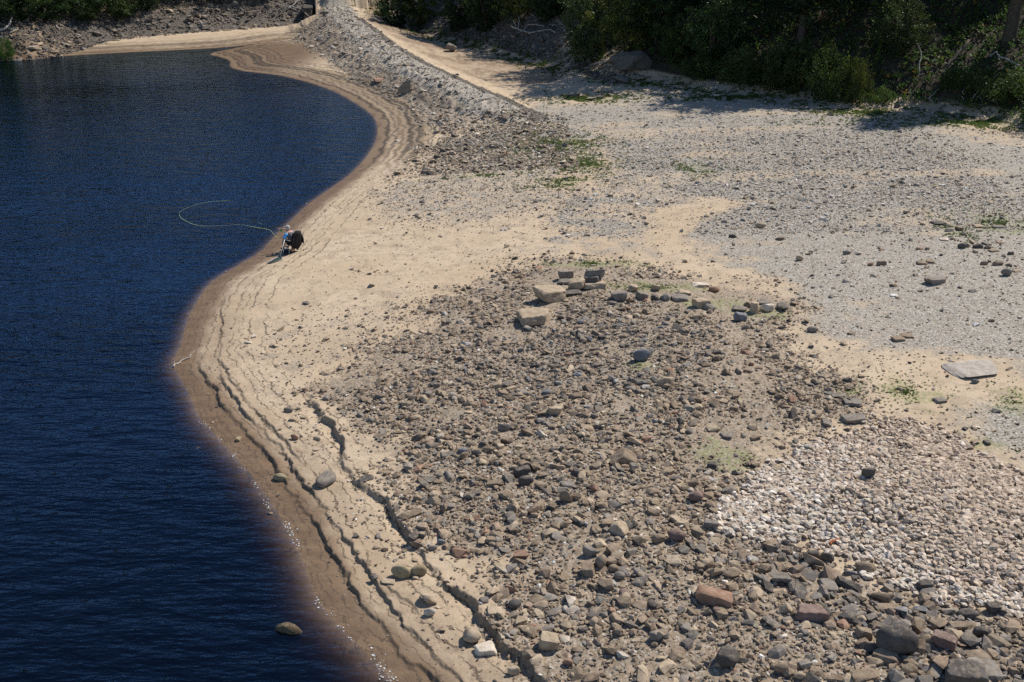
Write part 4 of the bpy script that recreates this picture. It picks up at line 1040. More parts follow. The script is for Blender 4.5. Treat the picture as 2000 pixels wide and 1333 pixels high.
SHRUBS = {
 'willow': [(crown("crown", gv_, 2.2, 4.6, .2, 150, 11000, .16, (.042, .062, .024), .25), mesh_np("stems", *tube(stems(gv_, 7, 3.6, .07, 1.5)), [BARK])) for _ in range(2)],
 'dark': [(crown("crown", gv_, 2.3, 4.2, .1, 170, 12000, .17, (.022, .040, .015)), mesh_np("stems", *tube(stems(gv_, 6, 3.4, .08, 1.5)), [BARK])) for _ in range(3)],
 'olive': [(crown("crown", gv_, 2.2, 4.2, .1, 160, 11000, .16, (.060, .075, .022)), mesh_np("stems", *tube(stems(gv_, 6, 3.4, .08, 1.4)), [BARK])) for _ in range(2)],
 'low': [(crown("crown", gv_, 2.2, 2.5, .0, 150, 8000, .15, (.034, .052, .018), .5), mesh_np("stems", *tube(stems(gv_, 12, 2.5, .02, 1.7)), [DARKWOOD])) for _ in range(3)],
}
TREES = {
 'broad': [(crown("crown", gv_, 4.6, 13, 1.8, 300, 16000, .34, (.024, .040, .014)), mesh_np("trunk", *tube([(np.array([[0, 0, -.4], [.05, 0, 3], [.1, .1, 6], [0, .2, 11]]), [.34, .28, .22, .06])] + [(np.array([[0, 0, 3.2 + i], [1.0 * math.cos(i * 2), 1.0 * math.sin(i * 2), 4.4 + i], [2.8 * math.cos(i * 2), 2.8 * math.sin(i * 2), 6 + i]]), [.14, .10, .03]) for i in range(5)], 8), [BARK])) for _ in range(3)],
 'conifer': [(crown("crown", gv_, 4.2, 16, 3.6, 300, 17000, .32, (.018, .032, .014), 0, .12, .7), mesh_np("trunk", *tube([(np.array([[0, 0, -.5], [0, 0, 1.0], [.04, 0, 5], [0, .1, 15]]), [.62, .52, .44, .06])] + [(np.array([[0, 0, 4 + i], [1.6 * math.cos(i * 2.3), 1.6 * math.sin(i * 2.3), 4.1 + i], [3.4 * math.cos(i * 2.3), 3.4 * math.sin(i * 2.3), 3.5 + i]]), [.08, .06, .02]) for i in range(9)], 10), [BARK])) for _ in range(2)],
}
def plant(kind, p, sx, sz, rz, label, cat, group=None, tint=(1, 1, 1), name=None, pick=0, trunkname='stems'):
    T = SHRUBS.get(kind) or TREES[kind]
    cm, sm = T[pick % len(T)]
    e = empty(name or 'shrub', p, rz)
    e.scale = (sx, sx, sz)
    tag(e, label, cat, group)
    a = obj('crown', cm, e); a.color = (*tint, 1)
    obj(trunkname, sm, e)
    return e
H0 = {'willow': 4.6, 'dark': 4.2, 'olive': 4.2, 'low': 2.5}
def shrub(kind, u, v, w, h, label, tint=(1, 1, 1), group=None, back=0.0, name='shrub'):
    p = at(u, v); s = proj(p[None])[2][0]
    W = w / s; Hm = h / s
    g = np.random.default_rng(int(u * 13 + v))
    q = p + np.array([p[0], p[1], 0]) / np.hypot(p[0], p[1]) * (W * .22 + back)
    q[2] = height(q[0], q[1])[0] - .15
    plant(kind, tuple(q), W / 4.6, Hm / H0[kind], g.uniform(0, 6.28), label, 'shrub', group, tint, name, int(g.integers(0, 9)))
SHRUB_LIST = [
 ('dark', 772, 52, 84, 74, "dark round shrub at the left end of the wooded bank beside the grass patch", (1, 1, 1)),
 ('olive', 824, 57, 80, 92, "olive-green shrub second from the left on the wooded bank", (.9, 1, .9)),
 ('dark', 898, 70, 92, 110, "dark spreading shrub overhanging the shaded end of the sandy hollow", (1, 1, 1)),
 ('dark', 950, 66, 84, 100, "dark shrub above the shaded stony slope, left of the white dead branch", (1.15, 1.1, 1)),
 ('olive', 1010, 50, 96, 90, "yellowish-green shrub right behind the white dead branch", (.9, 1, .8)),
 ('dark', 1072, 46, 90, 90, "dark shrub at the right end of the white dead branch", (1, 1, 1)),
 ('willow', 1142, 136, 110, 150, "tall grey-green willow with feathery shoots at the head of the sandy hollow", (.9, .95, .95)),
 ('olive', 1222, 112, 130, 150, "tall yellow-green shrub above the washed-out root", (.95, 1, .8)),
 ('dark', 1278, 100, 110, 130, "dark shrub between the yellow-green shrub and the bright willow bush", (1, 1, 1)),
 ('willow', 1322, 138, 90, 90, "bright bushy willow just right of the washed-out root", (.85, 1.0, .7)),
 ('dark', 1392, 150, 120, 150, "dark broad shrub bearing pale leaf sprays", (.85, 1, .95)),
 ('low', 1375, 164, 96, 52, "low green bush on the gravel's edge left of the thicket", (.9, 1.1, .8)),
 ('low', 1452, 180, 100, 72, "low feathery bush in the left part of the edge thicket", (.95, 1.05, .85)),
 ('low', 1530, 188, 110, 84, "tall-stemmed bush with reddish tips in the middle of the edge thicket", (1.1, 1.0, .9)),
 ('dark', 1560, 178, 100, 84, "dark leafy shrub inside the edge thicket", (1.2, 1.25, 1)),
 ('low', 1612, 203, 100, 100, "biggest leafy bush at the right end of the edge thicket", (1.1, 1.15, .9)),
 ('low', 1664, 207, 60, 84, "twiggy half-bare bush ending the thicket on the right", (1.25, 1.1, .95)),
 ('low', 1715, 204, 60, 26, "low bright weed clump right of the thicket", (1.2, 1.5, .7)),
 ('low', 1960, 215, 120, 52, "bramble bush at the right edge above the gravel", (.9, 1.0, .8)),
 ('low', 1880, 196, 100, 44, "bramble mound hanging over the dark cut bank", (1.0, 1.1, .8)),
 ('low', 2060, 240, 150, 80, "bramble thicket running out of the picture at the right", (.9, 1, .8)),
 ('willow', 1750, 120, 110, 110, "slender half-bare bush in front of the dark wood", (.8, .8, .8)),
 ('dark', 30, 47, 120, 100, "dark shrub at the far left end of the opposite bank", (1, 1.05, 1)),
 ('dark', 100, 48, 120, 110, "broad dark shrub above the scree of the opposite bank", (1.15, 1.2, 1)),
 ('willow', 168, 48, 70, 44, "small rounded green shrub hanging lowest over the far scree", (.8, .95, .8)),
 ('dark', 190, 40, 110, 90, "dark shrub behind the small rounded one on the opposite bank", (.9, 1, 1)),
 ('willow', 238, 47, 72, 52, "spreading green shrub at the right end of the opposite bank's row", (.8, .95, .8)),
 ('dark', 290, 26, 80, 70, "dark shrub casting shade on the upper far scree", (.9, 1, 1)),
 ('olive', 352, 6, 70, 60, "shrub above the top of the far scree", (1, 1, .9)),
 ('dark', 430, 4, 110, 60, "dark shrub above the far scree near the log pile", (.9, 1, 1)),
 ('dark', 510, 4, 100, 60, "dark shrub above the far scree next to the dark wall", (.9, 1, 1)),
 ('low', 12, 119, 44, 40, "grassy green bush on the waterline at the far left", (1.1, 1.4, .8)),
]
for kd, u, v, w, h, lab, ti in SHRUB_LIST:
    shrub(kd, u, v, w, h, lab, ti, "shrubs along the wooded banks")
# the wood behind
def wood():
    g = np.random.default_rng(52)
    n = 0; placed = []
    for k in range(900):
        x = g.uniform(-20, 78); y = g.uniform(66, 150)
        z, M = terrain(np.array([x]), np.array([y]))
        t = M['bankr'][0]
        lim = float(np.interp(x, [-20, -8, 6, 12, 18, 28, 34, 60], [15, 14, 11.0, 8, 6, 7.0, 21.0, 25.0]))
        if t < lim or t > 46 or M['basin'][0] > .2: continue
        if any((x - a) ** 2 + (y - b) ** 2 < 4.4 ** 2 for a, b in placed): continue
        placed.append((x, y))
        kd = 'conifer' if x > 34 and g.uniform() < .5 else 'broad'
        s = g.uniform(.8, 1.15)
        plant(kd, (x, y, z[0] - .1), s, s * g.uniform(.9, 1.1), g.uniform(0, 6.28), "dark crowded tree in the shaded wood on the right bank", 'tree', "trees of the wood on the right bank",
              tuple(g.uniform(.75, 1.15, 3)), 'woodland_tree', int(g.integers(0, 9)), 'trunk')
        n += 1
        if n > 60: break
    placed2 = []
    for k in range(600):
        x = g.uniform(-100, -30); y = g.uniform(112, 165)
        z, M = terrain(np.array([x]), np.array([y]))
        t = M['bankl'][0]
        lim = float(np.interp(x, [-100, -70, -52, -44, -32], [6, 6, 8, 12, 12]))
        if t < lim or t > 34 or M['ridge'][0] > .2: continue
        if any((x - a) ** 2 + (y - b) ** 2 < 5.0 ** 2 for a, b in placed2): continue
        placed2.append((x, y))
        s = g.uniform(.8, 1.1)
        plant('broad', (x, y, z[0] - .1), s, s, g.uniform(0, 6.28), "dark tree of the wood over the opposite left bank", 'tree', "trees of the wood on the left bank",
              tuple(g.uniform(.75, 1.15, 3)), 'woodland_tree', int(g.integers(0, 9)), 'trunk')
        if len(placed2) > 30: break
wood()
p = at(1970, 84)
plant('conifer', (p[0], p[1], p[2] - .2), .95, 1.0, 1.2, "big larch with a thick bare grey trunk at the upper right", 'tree', None, (1, 1, 1), 'larch_tree', 0, 'trunk')

def blades(C, n_per, L, W, g, col, lift=.9):
    n = len(C) * n_per
    P = np.repeat(C, n_per, 0)
    a = g.uniform(0, 6.28, n); o = g.uniform(.25, 1.0, n)
    d = np.stack([np.cos(a) * o, np.sin(a) * o, lift * g.uniform(.3, 1, n)], 1)
    d /= np.linalg.norm(d, axis=1)[:, None]
    Ln = np.repeat(L, n_per) * g.uniform(.5, 1.2, n)
    sd_ = np.stack([-np.sin(a), np.cos(a), 0 * a], 1) * (np.repeat(W, n_per) * .5)[:, None]
    mid = P + d * (Ln * .6)[:, None]
    tip = P + d * Ln[:, None] - np.array([0, 0, 1]) * (Ln * .28)[:, None]
    V = np.stack([P, mid - sd_, tip, mid + sd_], 1).reshape(-1, 3)
    c = np.repeat(np.repeat(col, n_per, 0) * g.uniform(.7, 1.3, (n, 1)), 4, 0)
    return V, np.arange(4 * n).reshape(n, 4), c
def ground_weeds():
    g = np.random.default_rng(61)
    x = []; y = []
    for c, rx, ry in GREENS:
        k = int(125 * rx * ry) + 40
        k = min(k, 2200)
        th = g.uniform(0, 6.28, k); q = np.abs(g.normal(0, .75, k))
        x.append(c[0] + rx * q * np.cos(th)); y.append(c[1] + ry * q * np.sin(th))
    # along the foot of the right bank
    T = TOE_R; k = 7500
    i = g.integers(0, len(T) - 1, k); f = g.uniform(0, 1, k)[:, None]
    Q = T[i] * (1 - f) + T[i + 1] * f + g.normal(0, 1.1, (k, 2))
    x.append(Q[:, 0]); y.append(Q[:, 1])
    x = np.concatenate(x); y = np.concatenate(y)
    cl = fbm(x * 1.3, y * 1.3, 2, 91) > -.12
    x, y = x[cl], y[cl]
    z, M = terrain(x, y)
    ok = (M['d'] > 1) & (M['heap'] < .3)
    x, y, z = x[ok], y[ok], z[ok]
    n = len(x)
    far = np.clip(np.hypot(x, y) / 60, .55, 3) ** 1.3
    L = g.uniform(.05, .16, n) * far
    col = np.array([(.10, .165, .035), (.14, .19, .05), (.075, .13, .03), (.19, .20, .08)])[g.integers(0, 4, n)]
    V, F, c = blades(np.stack([x, y, z], 1), 7, L, L * .42, g, col, .7)
    tag(obj("weeds", mesh_np("weeds", V, F, [LEAF], c)), "small green weeds sprouting in patches from the dry bed", "weeds", None, "stuff")
ground_weeds()
def bracken():
    g = np.random.default_rng(62)
    n = 60000
    x = g.uniform(-22, 80, n); y = g.uniform(60, 140, n)
    z, M = terrain(x, y)
    t = M['bankr']
    lim = np.interp(x, [-22, -8, 4, 12, 18, 80], [10, 9, 7, 3, 1.0, 1.0])
    k = (t > lim) & (t < 36) & (np.abs(x) < .75 * y)
    x, y, z = x[k], y[k], z[k]; n = len(x)
    L = g.uniform(.35, .72, n)
    cols = np.array([(.050, .095, .028), (.065, .115, .032), (.090, .135, .035), (.22, .15, .04)])[g.choice(4, n, p=[.4, .35, .22, .03])]
    V, F, c = blades(np.stack([x, y, z + g.uniform(0, .35, n)], 1), 6, L, L * .20, g, cols * 1.25, .9)
    tag(obj("bracken", mesh_np("bracken", V, F, [LEAF], c)), "bracken and bramble covering the shaded bank under the trees", "bracken", None, "stuff")
    n = 4000
    x = g.uniform(-100, -30, n); y = g.uniform(105, 160, n)
    z, M = terrain(x, y); t = M['bankl']
    k = (t > np.interp(x, [-100, -52, -44, -30], [4.5, 6, 10, 10])) & (t < 30) & (M['ridge'] < .2)
    x, y, z = x[k], y[k], z[k]; n = len(x); L = g.uniform(.5, 1.0, n)
    V, F, c = blades(np.stack([x, y, z], 1), 7, L, L * .3, g, np.array([(.035, .06, .02)] * n), .9)
    tag(obj("undergrowth", mesh_np("undergrowth", V, F, [LEAF], c)), "green undergrowth beneath the trees of the opposite bank", "undergrowth", None, "stuff")
bracken()

# ------------------------------------------------------------------ dead wood
def px_path(pts, lift):
    P = atm(pts); P[:, 2] += lift
    return P
def bumpy(P, n=5, amp=.03, seed=1):
    g = np.random.default_rng(seed)
    t = np.linspace(0, len(P) - 1, (len(P) - 1) * n + 1)
    Q = np.stack([np.interp(t, np.arange(len(P)), P[:, k]) for k in range(3)], 1)
    return Q + g.normal(0, amp, Q.shape)
def branch(name, mains, mat, label, cat='branch', group=None):
    paths = []
    for k, (pts, r0, r1, lift) in enumerate(mains):
        P = bumpy(px_path(pts, np.array(lift) if not np.isscalar(lift) else lift), 4, .025, k + 3)
        paths.append((P, np.linspace(r0, r1, len(P))))
    c = paths[0][0].mean(0)
    paths = [(P - c, r) for P, r in paths]
    V, F = tube(paths, 7)
    return tag(obj(name, mesh_np(name, V, F, [mat], smooth=True), loc=tuple(c)), label, cat, group)
branch('dead_branch', [([(997, 56), (1012, 62), (1036, 70), (1058, 65), (1075, 63), (1086, 70)], .10, .04, .25), ([(1022, 66), (1030, 58), (1048, 59), (1062, 61)], .08, .03, [.2, .5, .6, .5]),
    ([(1012, 62), (1014, 55), (1013, 53)], .06, .02, [.3, .9, 1.2]), ([(1008, 60), (1002, 54), (999, 51)], .05, .02, [.3, .8, 1.0]), ([(1036, 70), (1020, 64), (1012, 68)], .06, .02, .2)],
    DEADWOOD, "bleached white dead branch lying on the stony slope under the shrubs", 'branch')
branch('fallen_pole', [([(1155, 130), (1185, 124), (1217, 112)], .09, .05, [.15, .2, .5])], DEADWOOD, "long thin fallen pole resting against the washed-out root", 'pole')
branch('log', [([(1846, 140), (1866, 124), (1888, 104)], .12, .10, [.3, .6, .9])], DARKWOOD, "straight dark log leaning among the bracken", 'log')
branch('bare_stick', [([(1794, 152), (1794, 128), (1782, 112), (1761, 96)], .045, .02, [.2, 1.1, 1.3, 1.5])], DEADWOOD, "pale curved stick rising out of the bracken", 'stick')
branch('bare_stick', [([(1812, 197), (1824, 187), (1832, 180)], .05, .03, [.1, .2, .3])], DEADWOOD, "short pale stick at the foot of the cut bank", 'stick')
branch('dead_branch', [([(1945, 125), (1965, 130), (1990, 141)], .09, .05, [.6, .5, .4]), ([(1950, 127), (1940, 122), (1930, 128)], .06, .02, [.6, .8, .6])], DEADWOOD, "grey dead branch on the bank below the larch", 'branch')
branch('tree_roots', [([(1880, 198), (1878, 190), (1884, 184)], .05, .02, [.1, .4, .5]), ([(1895, 202), (1905, 193), (1911, 190)], .05, .02, [.1, .4, .6]), ([(1905, 200), (1912, 196), (1918, 203)], .04, .02, [.2, .4, .1])], DEADWOOD, "bare white roots sticking out of the dark cut bank", 'roots')
branch('driftwood', [([(-12, 66), (10, 62), (20, 56), (27, 45)], .16, .09, [.2, .3, .4, .7])], DEADWOOD, "bent grey driftwood branch on the scree at the far left edge", 'driftwood')
branch('driftwood', [([(110, 53), (117, 61)], .08, .06, .15)], DEADWOOD, "short pale driftwood stick on the far scree under the shrubs", 'driftwood')
for k, (pts, lab) in enumerate([([(566, 30), (585, 34), (607, 18)], "forked"), ([(562, 14), (590, 26), (605, 44)], "long slanting"), ([(572, 8), (596, 6), (612, 6)], "level"), ([(560, 22), (575, 16), (588, 4)], "steep"), ([(540, 12), (560, 20), (580, 30)], "outer")]):
    branch('brushwood_branch', [(pts, .10, .04, [.2, .5, .6])], DEADWOOD, f"{lab} bare branch of the brushwood heap left of the dark wall", 'branch', "branches of the brushwood heap")
branch('driftwood_stick', [([(338, 717), (352, 708), (374, 698)], .03, .02, [.03, .05, .06])], DEADWOOD, "pale forked driftwood stick reaching into the water at the sand point", 'driftwood')
branch('driftwood_stick', [([(592, 489), (602, 484)], .025, .02, .03)], DEADWOOD, "pale stick on the sand behind the angler's chair", 'stick')
branch('rusty_bar', [([(1617, 1068), (1636, 1056)], .035, .035, .08)], simple("rust", (.36, .11, .04), .85, .2, .3, 30), "rusty orange bar lying among dark stones below the chippings", 'bar')
ro = place_stone('washed_out_root', 1236, 152, 82, 44, 'wedge', (.13, .115, .095), "gnarled grey washed-out root plate on the bank", 'root', None, flat=.62, rough=.16, seed=4)
place_stone('stone_slab', 1240, 157, 22, 10, 'block', GRY, "square stone under the washed-out root plate", 'stone', "stones below the washed-out root")
place_stone('stone_slab', 1217, 164, 30, 13, 'slab', GRY, "long flat slab below the washed-out root plate", 'stone', "stones below the washed-out root", tilt=-12)
place_stone('stone_slab', 1252, 160, 20, 10, 'slab', BRN, "brown slab sloping right of the long flat slab", 'stone', "stones below the washed-out root", tilt=10)

# ------------------------------------------------------------------ old walls at the far end of the causeway
STONEWALL = simple("dark_masonry", (.10, .088, .075), .95, .1, .45, 3.0, .6)
def wall(name, A, B, z0, z1, th, label, steps=0):
    g = np.random.default_rng(5)
    A = np.array(A); B = np.array(B); L = np.linalg.norm(B - A); d = (B - A) / L; nr = np.array([-d[1], d[0]])
    e = empty(name, (A[0], A[1], z0), math.atan2(d[1], d[0]))
    tag(e, label, 'wall')
    nc = max(2, int((z1 - z0) / .42)); ch = (z1 - z0) / nc
    bm = bmesh.new()
    for c in range(nc):
        s = -steps * .55 * (nc - 1 - c) + g.uniform(-.25, .1)
        while s < L:
            ln = g.uniform(.5, 1.1)
            m = bmesh.ops.create_cube(bm, size=1)
            for v in m['verts']:
                v.co = Vector((s + ln / 2 + v.co.x * (ln - .03), th / 2 + v.co.y * (th + g.uniform(-.08, .08)), (c + .5) * ch + v.co.z * (ch - .025)))
            s += ln
    me = bpy.data.meshes.new("courses"); bm.to_mesh(me); bm.free(); me.materials.append(STONEWALL)
    obj("courses", me, e)
    bm = bmesh.new(); s = 0.0
    while s < L:
        ln = g.uniform(.8, 1.4)
        m = bmesh.ops.create_cube(bm, size=1)
        for v in m['verts']:
            v.co = Vector((s + ln / 2 + v.co.x * (ln - .03), th / 2 + v.co.y * (th + .22), nc * ch + .10 + v.co.z * .19))
        s += ln
    me = bpy.data.meshes.new("coping"); bm.to_mesh(me); bm.free(); me.materials.append(STONEWALL)
    obj("coping", me, e)
    return e
A = WALL_A
wall('retaining_wall', A, A + np.array([-4.5, 26.0]), -.3, 2.7, 1.0, "dark stone retaining wall holding the old road at the far end of the causeway", 1)
B = G(700, 13, 1.9)
wall('parapet_wall', B, B + np.array([-4.5, 18.0]), 1.0, 3.2, .6, "low dark stone parapet on the right side of the old road")

# ------------------------------------------------------------------ foam along the lapping edge
def foam():
    g = np.random.default_rng(71)
    spots = [((334, 712), (344, 700), 50, .10), ((366, 757), (374, 772), 40, .08), ((392, 822), (412, 838), 60, .07), ((424, 852), (432, 864), 30, .06), ((455, 885), (482, 922), 110, .09),
             ((490, 938), (505, 955), 30, .06), ((508, 965), (528, 992), 60, .06), ((560, 1022), (584, 1072), 150, .10), ((614, 1170), (625, 1185), 40, .06), ((642, 1200), (720, 1272), 330, .10), ((728, 1282), (768, 1333), 210, .10)]
    X = []
    for a, b, k, w in spots:
        A, B = G(*a), G(*b)
        t = g.uniform(0, 1, k)[:, None]
        X.append(A * (1 - t) + B * t + g.normal(0, w * .7, (k, 2)))
    X = np.vstack(X)
    k = fbm(X[:, 0] * 3, X[:, 1] * 3, 2, 5) > -.25
    X = X[k][::4]
    z = np.maximum(height(X[:, 0], X[:, 1]), 0) + .006
    n = len(X); r = .012 * (1 - g.uniform(0, 1, n)) ** (-1 / 2.5); r = np.minimum(r, .028)
    S = r[:, None] * np.stack([g.uniform(1, 2, n), g.uniform(1, 2, n), g.uniform(.1, .22, n)], 1)
    V, F, C = gather(np.column_stack([X, z]), S, rot_mats(n, g, .05), np.full((n, 3), .8), T_BIG, g.integers(0, len(T_BIG), n))
    tag(obj("foam", mesh_np("foam", V, F, [simple("foam", (.56, .57, .57), .7, .4, .06, 30)])), "white foam flecks along the lapping water's edge", "foam", None, "stuff")
foam()

# ------------------------------------------------------------------ the angler, chair and tackle
def skin_mesh(name, chains, mat, parent, sub=2, smooth=True):
    """chains: list of lists of (x, y, z, r); a chain may start at the index of an earlier vertex: ('at', k)"""
    bm = bmesh.new(); rad = []; roots = []
    for ch in chains:
        prev = None
        if ch[0][0] == 'at':
            bm.verts.ensure_lookup_table(); prev = bm.verts[ch[0][1]]; ch = ch[1:]
        for k, (x, y, z, r) in enumerate(ch):
            v = bm.verts.new((x, y, z)); rad.append(r)
            if prev is not None: bm.edges.new((prev, v))
            else: roots.append(len(rad) - 1)
            prev = v
    me = bpy.data.meshes.new(name); bm.to_mesh(me); bm.free()
    o = bpy.data.objects.new(name, me); scene.collection.objects.link(o)
    m = o.modifiers.new("skin", 'SKIN'); m.use_smooth_shade = smooth
    for i, d in enumerate(me.skin_vertices[0].data):
        r = rad[i]
        d.radius = (r, r) if np.isscalar(r) else r
        d.use_root = i in roots
    s = o.modifiers.new("sub", 'SUBSURF'); s.levels = sub; s.render_levels = sub
    dg = bpy.context.evaluated_depsgraph_get(); dg.update()
    nm = bpy.data.meshes.new_from_object(o.evaluated_get(dg))
    bpy.data.objects.remove(o)
    nm.name = name; nm.materials.clear(); nm.materials.append(mat)
    return obj(name, nm, parent)
def ball(name, c, s, mat, parent, squash=None, rot=0):
    V, F = ICO3
    P = V * np.array(s)
    if squash: P = squash(V, P)
    return obj(name, mesh_np(name, P + np.array(c), F, [mat], smooth=True), parent)
SKIN = simple("skin", (.52, .285, .20), .6, .3, .08, 20)
M_VEST = simple("grey_cloth", (.17, .145, .16), .9, .1, .15, 60)
M_BLUE = simple("light_blue_cloth", (.16, .45, .80), .85, .1, .10, 60)
M_SHORT = simple("dark_cloth", (.035, .026, .024), .9, .1, .15, 60)
M_BLACK = simple("black_cloth", (.012, .012, .014), .75, .25, .3, 25, .3)
M_HAIR = simple("grey_hair", (.50, .47, .43), .8, .2, .25, 90)
M_CAP = simple("cap_cloth", (.40, .37, .34), .9, .1, .15, 60)
M_SHOE = simple("shoe_rubber", (.05, .05, .055), .7, .3, .2, 60)
M_METAL = simple("grey_tube", (.36, .38, .40), .35, .5, .1, 60)
M_BAG = simple("navy_nylon", (.022, .026, .042), .7, .3, .3, 40)
M_STRAP = simple("pale_webbing", (.60, .57, .50), .8, .2, .1, 60)
M_TANBAG = simple("tan_canvas", (.52, .30, .17), .9, .1, .12, 50)
M_NET = simple("green_black_netting", (.035, .055, .045), .8, .2, .3, 90)
M_POLE = simple("pale_pole", (.66, .64, .58), .4, .4, .06, 50)
M_EYE = simple("eye", (.03, .025, .02), .3, .5, .1, 50)
p0 = at(572, 490)
FACE = math.pi - .62
per = empty('person', tuple(p0), FACE)
tag(per, "seated angler in grey top with light blue sleeves and cap, arm stretched towards the water", 'person')
body = [
 [(0, 0, .44, .15), (.03, 0, .58, .145), (.08, 0, .72, .15), (.12, 0, .84, .14), (.15, 0, .93, .062), (.19, 0, .99, .075), (.22, 0, 1.07, (.088, .10)), (.225, 0, 1.14, (.085, .098)), (.22, 0, 1.19, .05)],
 [('at', 0), (.04, .10, .44, .095), (.24, .13, .46, .085), (.43, .14, .47, .062), (.46, .14, .28, .058), (.45, .14, .10, .040), (.47, .145, .05, .04), (.58, .16, .035, .03)],
 [('at', 0), (.04, -.10, .44, .095), (.24, -.14, .46, .085), (.42, -.17, .47, .062), (.47, -.18, .28, .058), (.48, -.18, .10, .040), (.50, -.185, .05, .04), (.61, -.20, .035, .03)],
 [('at', 3), (.12, .15, .86, .075), (.13, .21, .83, .058), (.16, .28, .70, .050), (.20, .31, .61, .042), (.32, .24, .58, .038), (.43, .16, .575, .027), (.50, .12, .575, (.022, .038))],
 [('at', 3), (.12, -.15, .86, .075), (.14, -.20, .85, .058), (.25, -.18, .87, .048), (.35, -.13, .89, .042), (.48, -.03, .95, .036), (.59, .05, .99, .026), (.66, .10, 1.0, (.022, .038))],
]
# five fingers on each hand, thumb from the side of the palm
def fingers(wx, wy, wz, dx, dy, curl):
    out = []
    d = np.array([dx, dy, 0.0]); d /= np.linalg.norm(d); s = np.array([-d[1], d[0], 0])
    for k, (off, ln) in enumerate([(.028, .070), (.010, .080), (-.009, .074), (-.027, .058)]):
        b = np.array([wx, wy, wz]) + s * off
        p1 = b + d * (.035 + ln * .35); p2 = b + d * (.035 + ln * .7) + np.array([0, 0, -curl * ln * .35]); p3 = b + d * (.035 + ln * .85) + np.array([0, 0, -curl * ln * .85])
        out.append([(*(b + d * .005), .010), (*p1, .0095), (*p2, .0085), (*p3, .007)])
    b = np.array([wx, wy, wz]) + s * .030 - d * .03
    out.append([(*b, .011), (*(b + s * .028 + d * .022 + np.array([0, 0, -.008])), .010), (*(b + s * .036 + d * .052 + np.array([0, 0, -.02])), .0085)])
    return out
body += fingers(.50, .12, .575, .85, -.5, .9)
body += fingers(.66, .10, 1.0, .8, .55, .5)
body += [[(.305, 0, 1.07, .017), (.335, 0, 1.055, .014)], [(.215, .098, 1.07, .020), (.205, .108, 1.09, .012)], [(.215, -.098, 1.07, .020), (.205, -.108, 1.09, .012)]]
skin_mesh("body", body, SKIN, per)
skin_mesh("vest", [[(.0, 0, .46, .172), (.03, 0, .58, .168), (.08, 0, .72, .172), (.115, 0, .83, .158), (.145, 0, .925, .092)], [('at', 3), (.12, .15, .855, .088)], [('at', 3), (.12, -.15, .855, .088)]], M_VEST, per)
skin_mesh("sleeve", [[(.11, .13, .85, .10), (.125, .215, .81, .10), (.15, .285, .70, .098), (.18, .31, .61, .085)]], M_BLUE, per)
skin_mesh("sleeve", [[(.12, -.14, .86, .09), (.14, -.205, .85, .075), (.22, -.185, .865, .068)]], M_BLUE, per)
skin_mesh("shorts", [[(.0, 0, .44, .172), (.02, 0, .50, .168)], [('at', 0), (.05, .10, .445, .115), (.24, .13, .465, .105), (.40, .138, .475, .086)], [('at', 0), (.05, -.10, .445, .115), (.24, -.14, .465, .105), (.39, -.168, .475, .086)]], M_SHORT, per)
for sx, sy in ((.45, .14), (.48, -.182)):
    skin_mesh("shoe", [[(sx - .04, sy, .045, .048), (sx + .05, sy + .01, .045, .05), (sx + .15, sy + .02, .035, .042), (sx + .20, sy + .025, .03, .028)]], M_SHOE, per)
ball("hair", (.195, 0, 1.075), (.105, .108, .095), M_HAIR, per)
ball("beard", (.275, 0, 1.0), (.055, .07, .06), M_HAIR, per)
ball("cap", (.215, 0, 1.135), (.115, .113, .075), M_CAP, per)
obj("cap_peak", mesh_np("cap_peak", ICO3[0] * np.array([.085, .08, .010]) + np.array([.335, 0, 1.12]), ICO3[1], [M_CAP], smooth=True), per)
for sy in (.036, -.036): ball("eye", (.302, sy, 1.085), (.010, .014, .009), M_EYE, per)
# folding chair
ch = empty('folding_chair', tuple(p0), FACE)
tag(ch, "black folding camp chair with grey armrests on the sandy shore, angler in it", 'chair')
tb = lambda name, paths, mat, par: obj(name, mesh_np(name, *tube([(np.array(P), [r] * len(P)) for P, r in paths], 8), [mat], smooth=True), par)
for sy in (.29, -.29):
    tb("leg", [([(.30, sy, .0), (-.28, sy, .46)], .013)], M_METAL, ch)
    tb("leg", [([(-.36, sy, .0), (.26, sy, .36)], .013)], M_METAL, ch)
    tb("armrest", [([(-.24, sy, .58), (.24, sy, .60), (.26, sy, .36)], .018)], M_METAL, ch)
    tb("back_post", [([(-.24, sy, .34), (-.36, sy, 1.0)], .013)], M_METAL, ch)
tb("crossbar", [([(.29, -.29, .02), (.29, .29, .02)], .011), ([(-.35, -.29, .02), (-.35, .29, .02)], .011)], M_METAL, ch)
def cloth(name, rows, mat, par, th=.012):
    A = np.array(rows, float); nr, nc = A.shape[:2]
    U = A.reshape(-1, 3); k = np.arange(nr * nc).reshape(nr, nc)
    q = np.stack([k[:-1, :-1], k[:-1, 1:], k[1:, 1:], k[1:, :-1]], -1).reshape(-1, 4)
    me = mesh_np(name, U, q, [mat], smooth=True)
    o = obj(name, me, par)
    m = o.modifiers.new("t", 'SOLIDIFY'); m.thickness = th
    return o
cloth("seat", [[(x, y, .36 - .05 * math.cos(y * 5.2) - .02 * (x < 0)) for y in np.linspace(-.28, .28, 9)] for x in np.linspace(-.25, .27, 6)], M_BLACK, ch)
cloth("backrest", [[(-.26 - (z - .4) * .17 - .04 * math.cos(y * 5.2), y, z) for y in np.linspace(-.28, .28, 9)] for z in np.linspace(.38, .98, 7)], M_BLACK, ch)
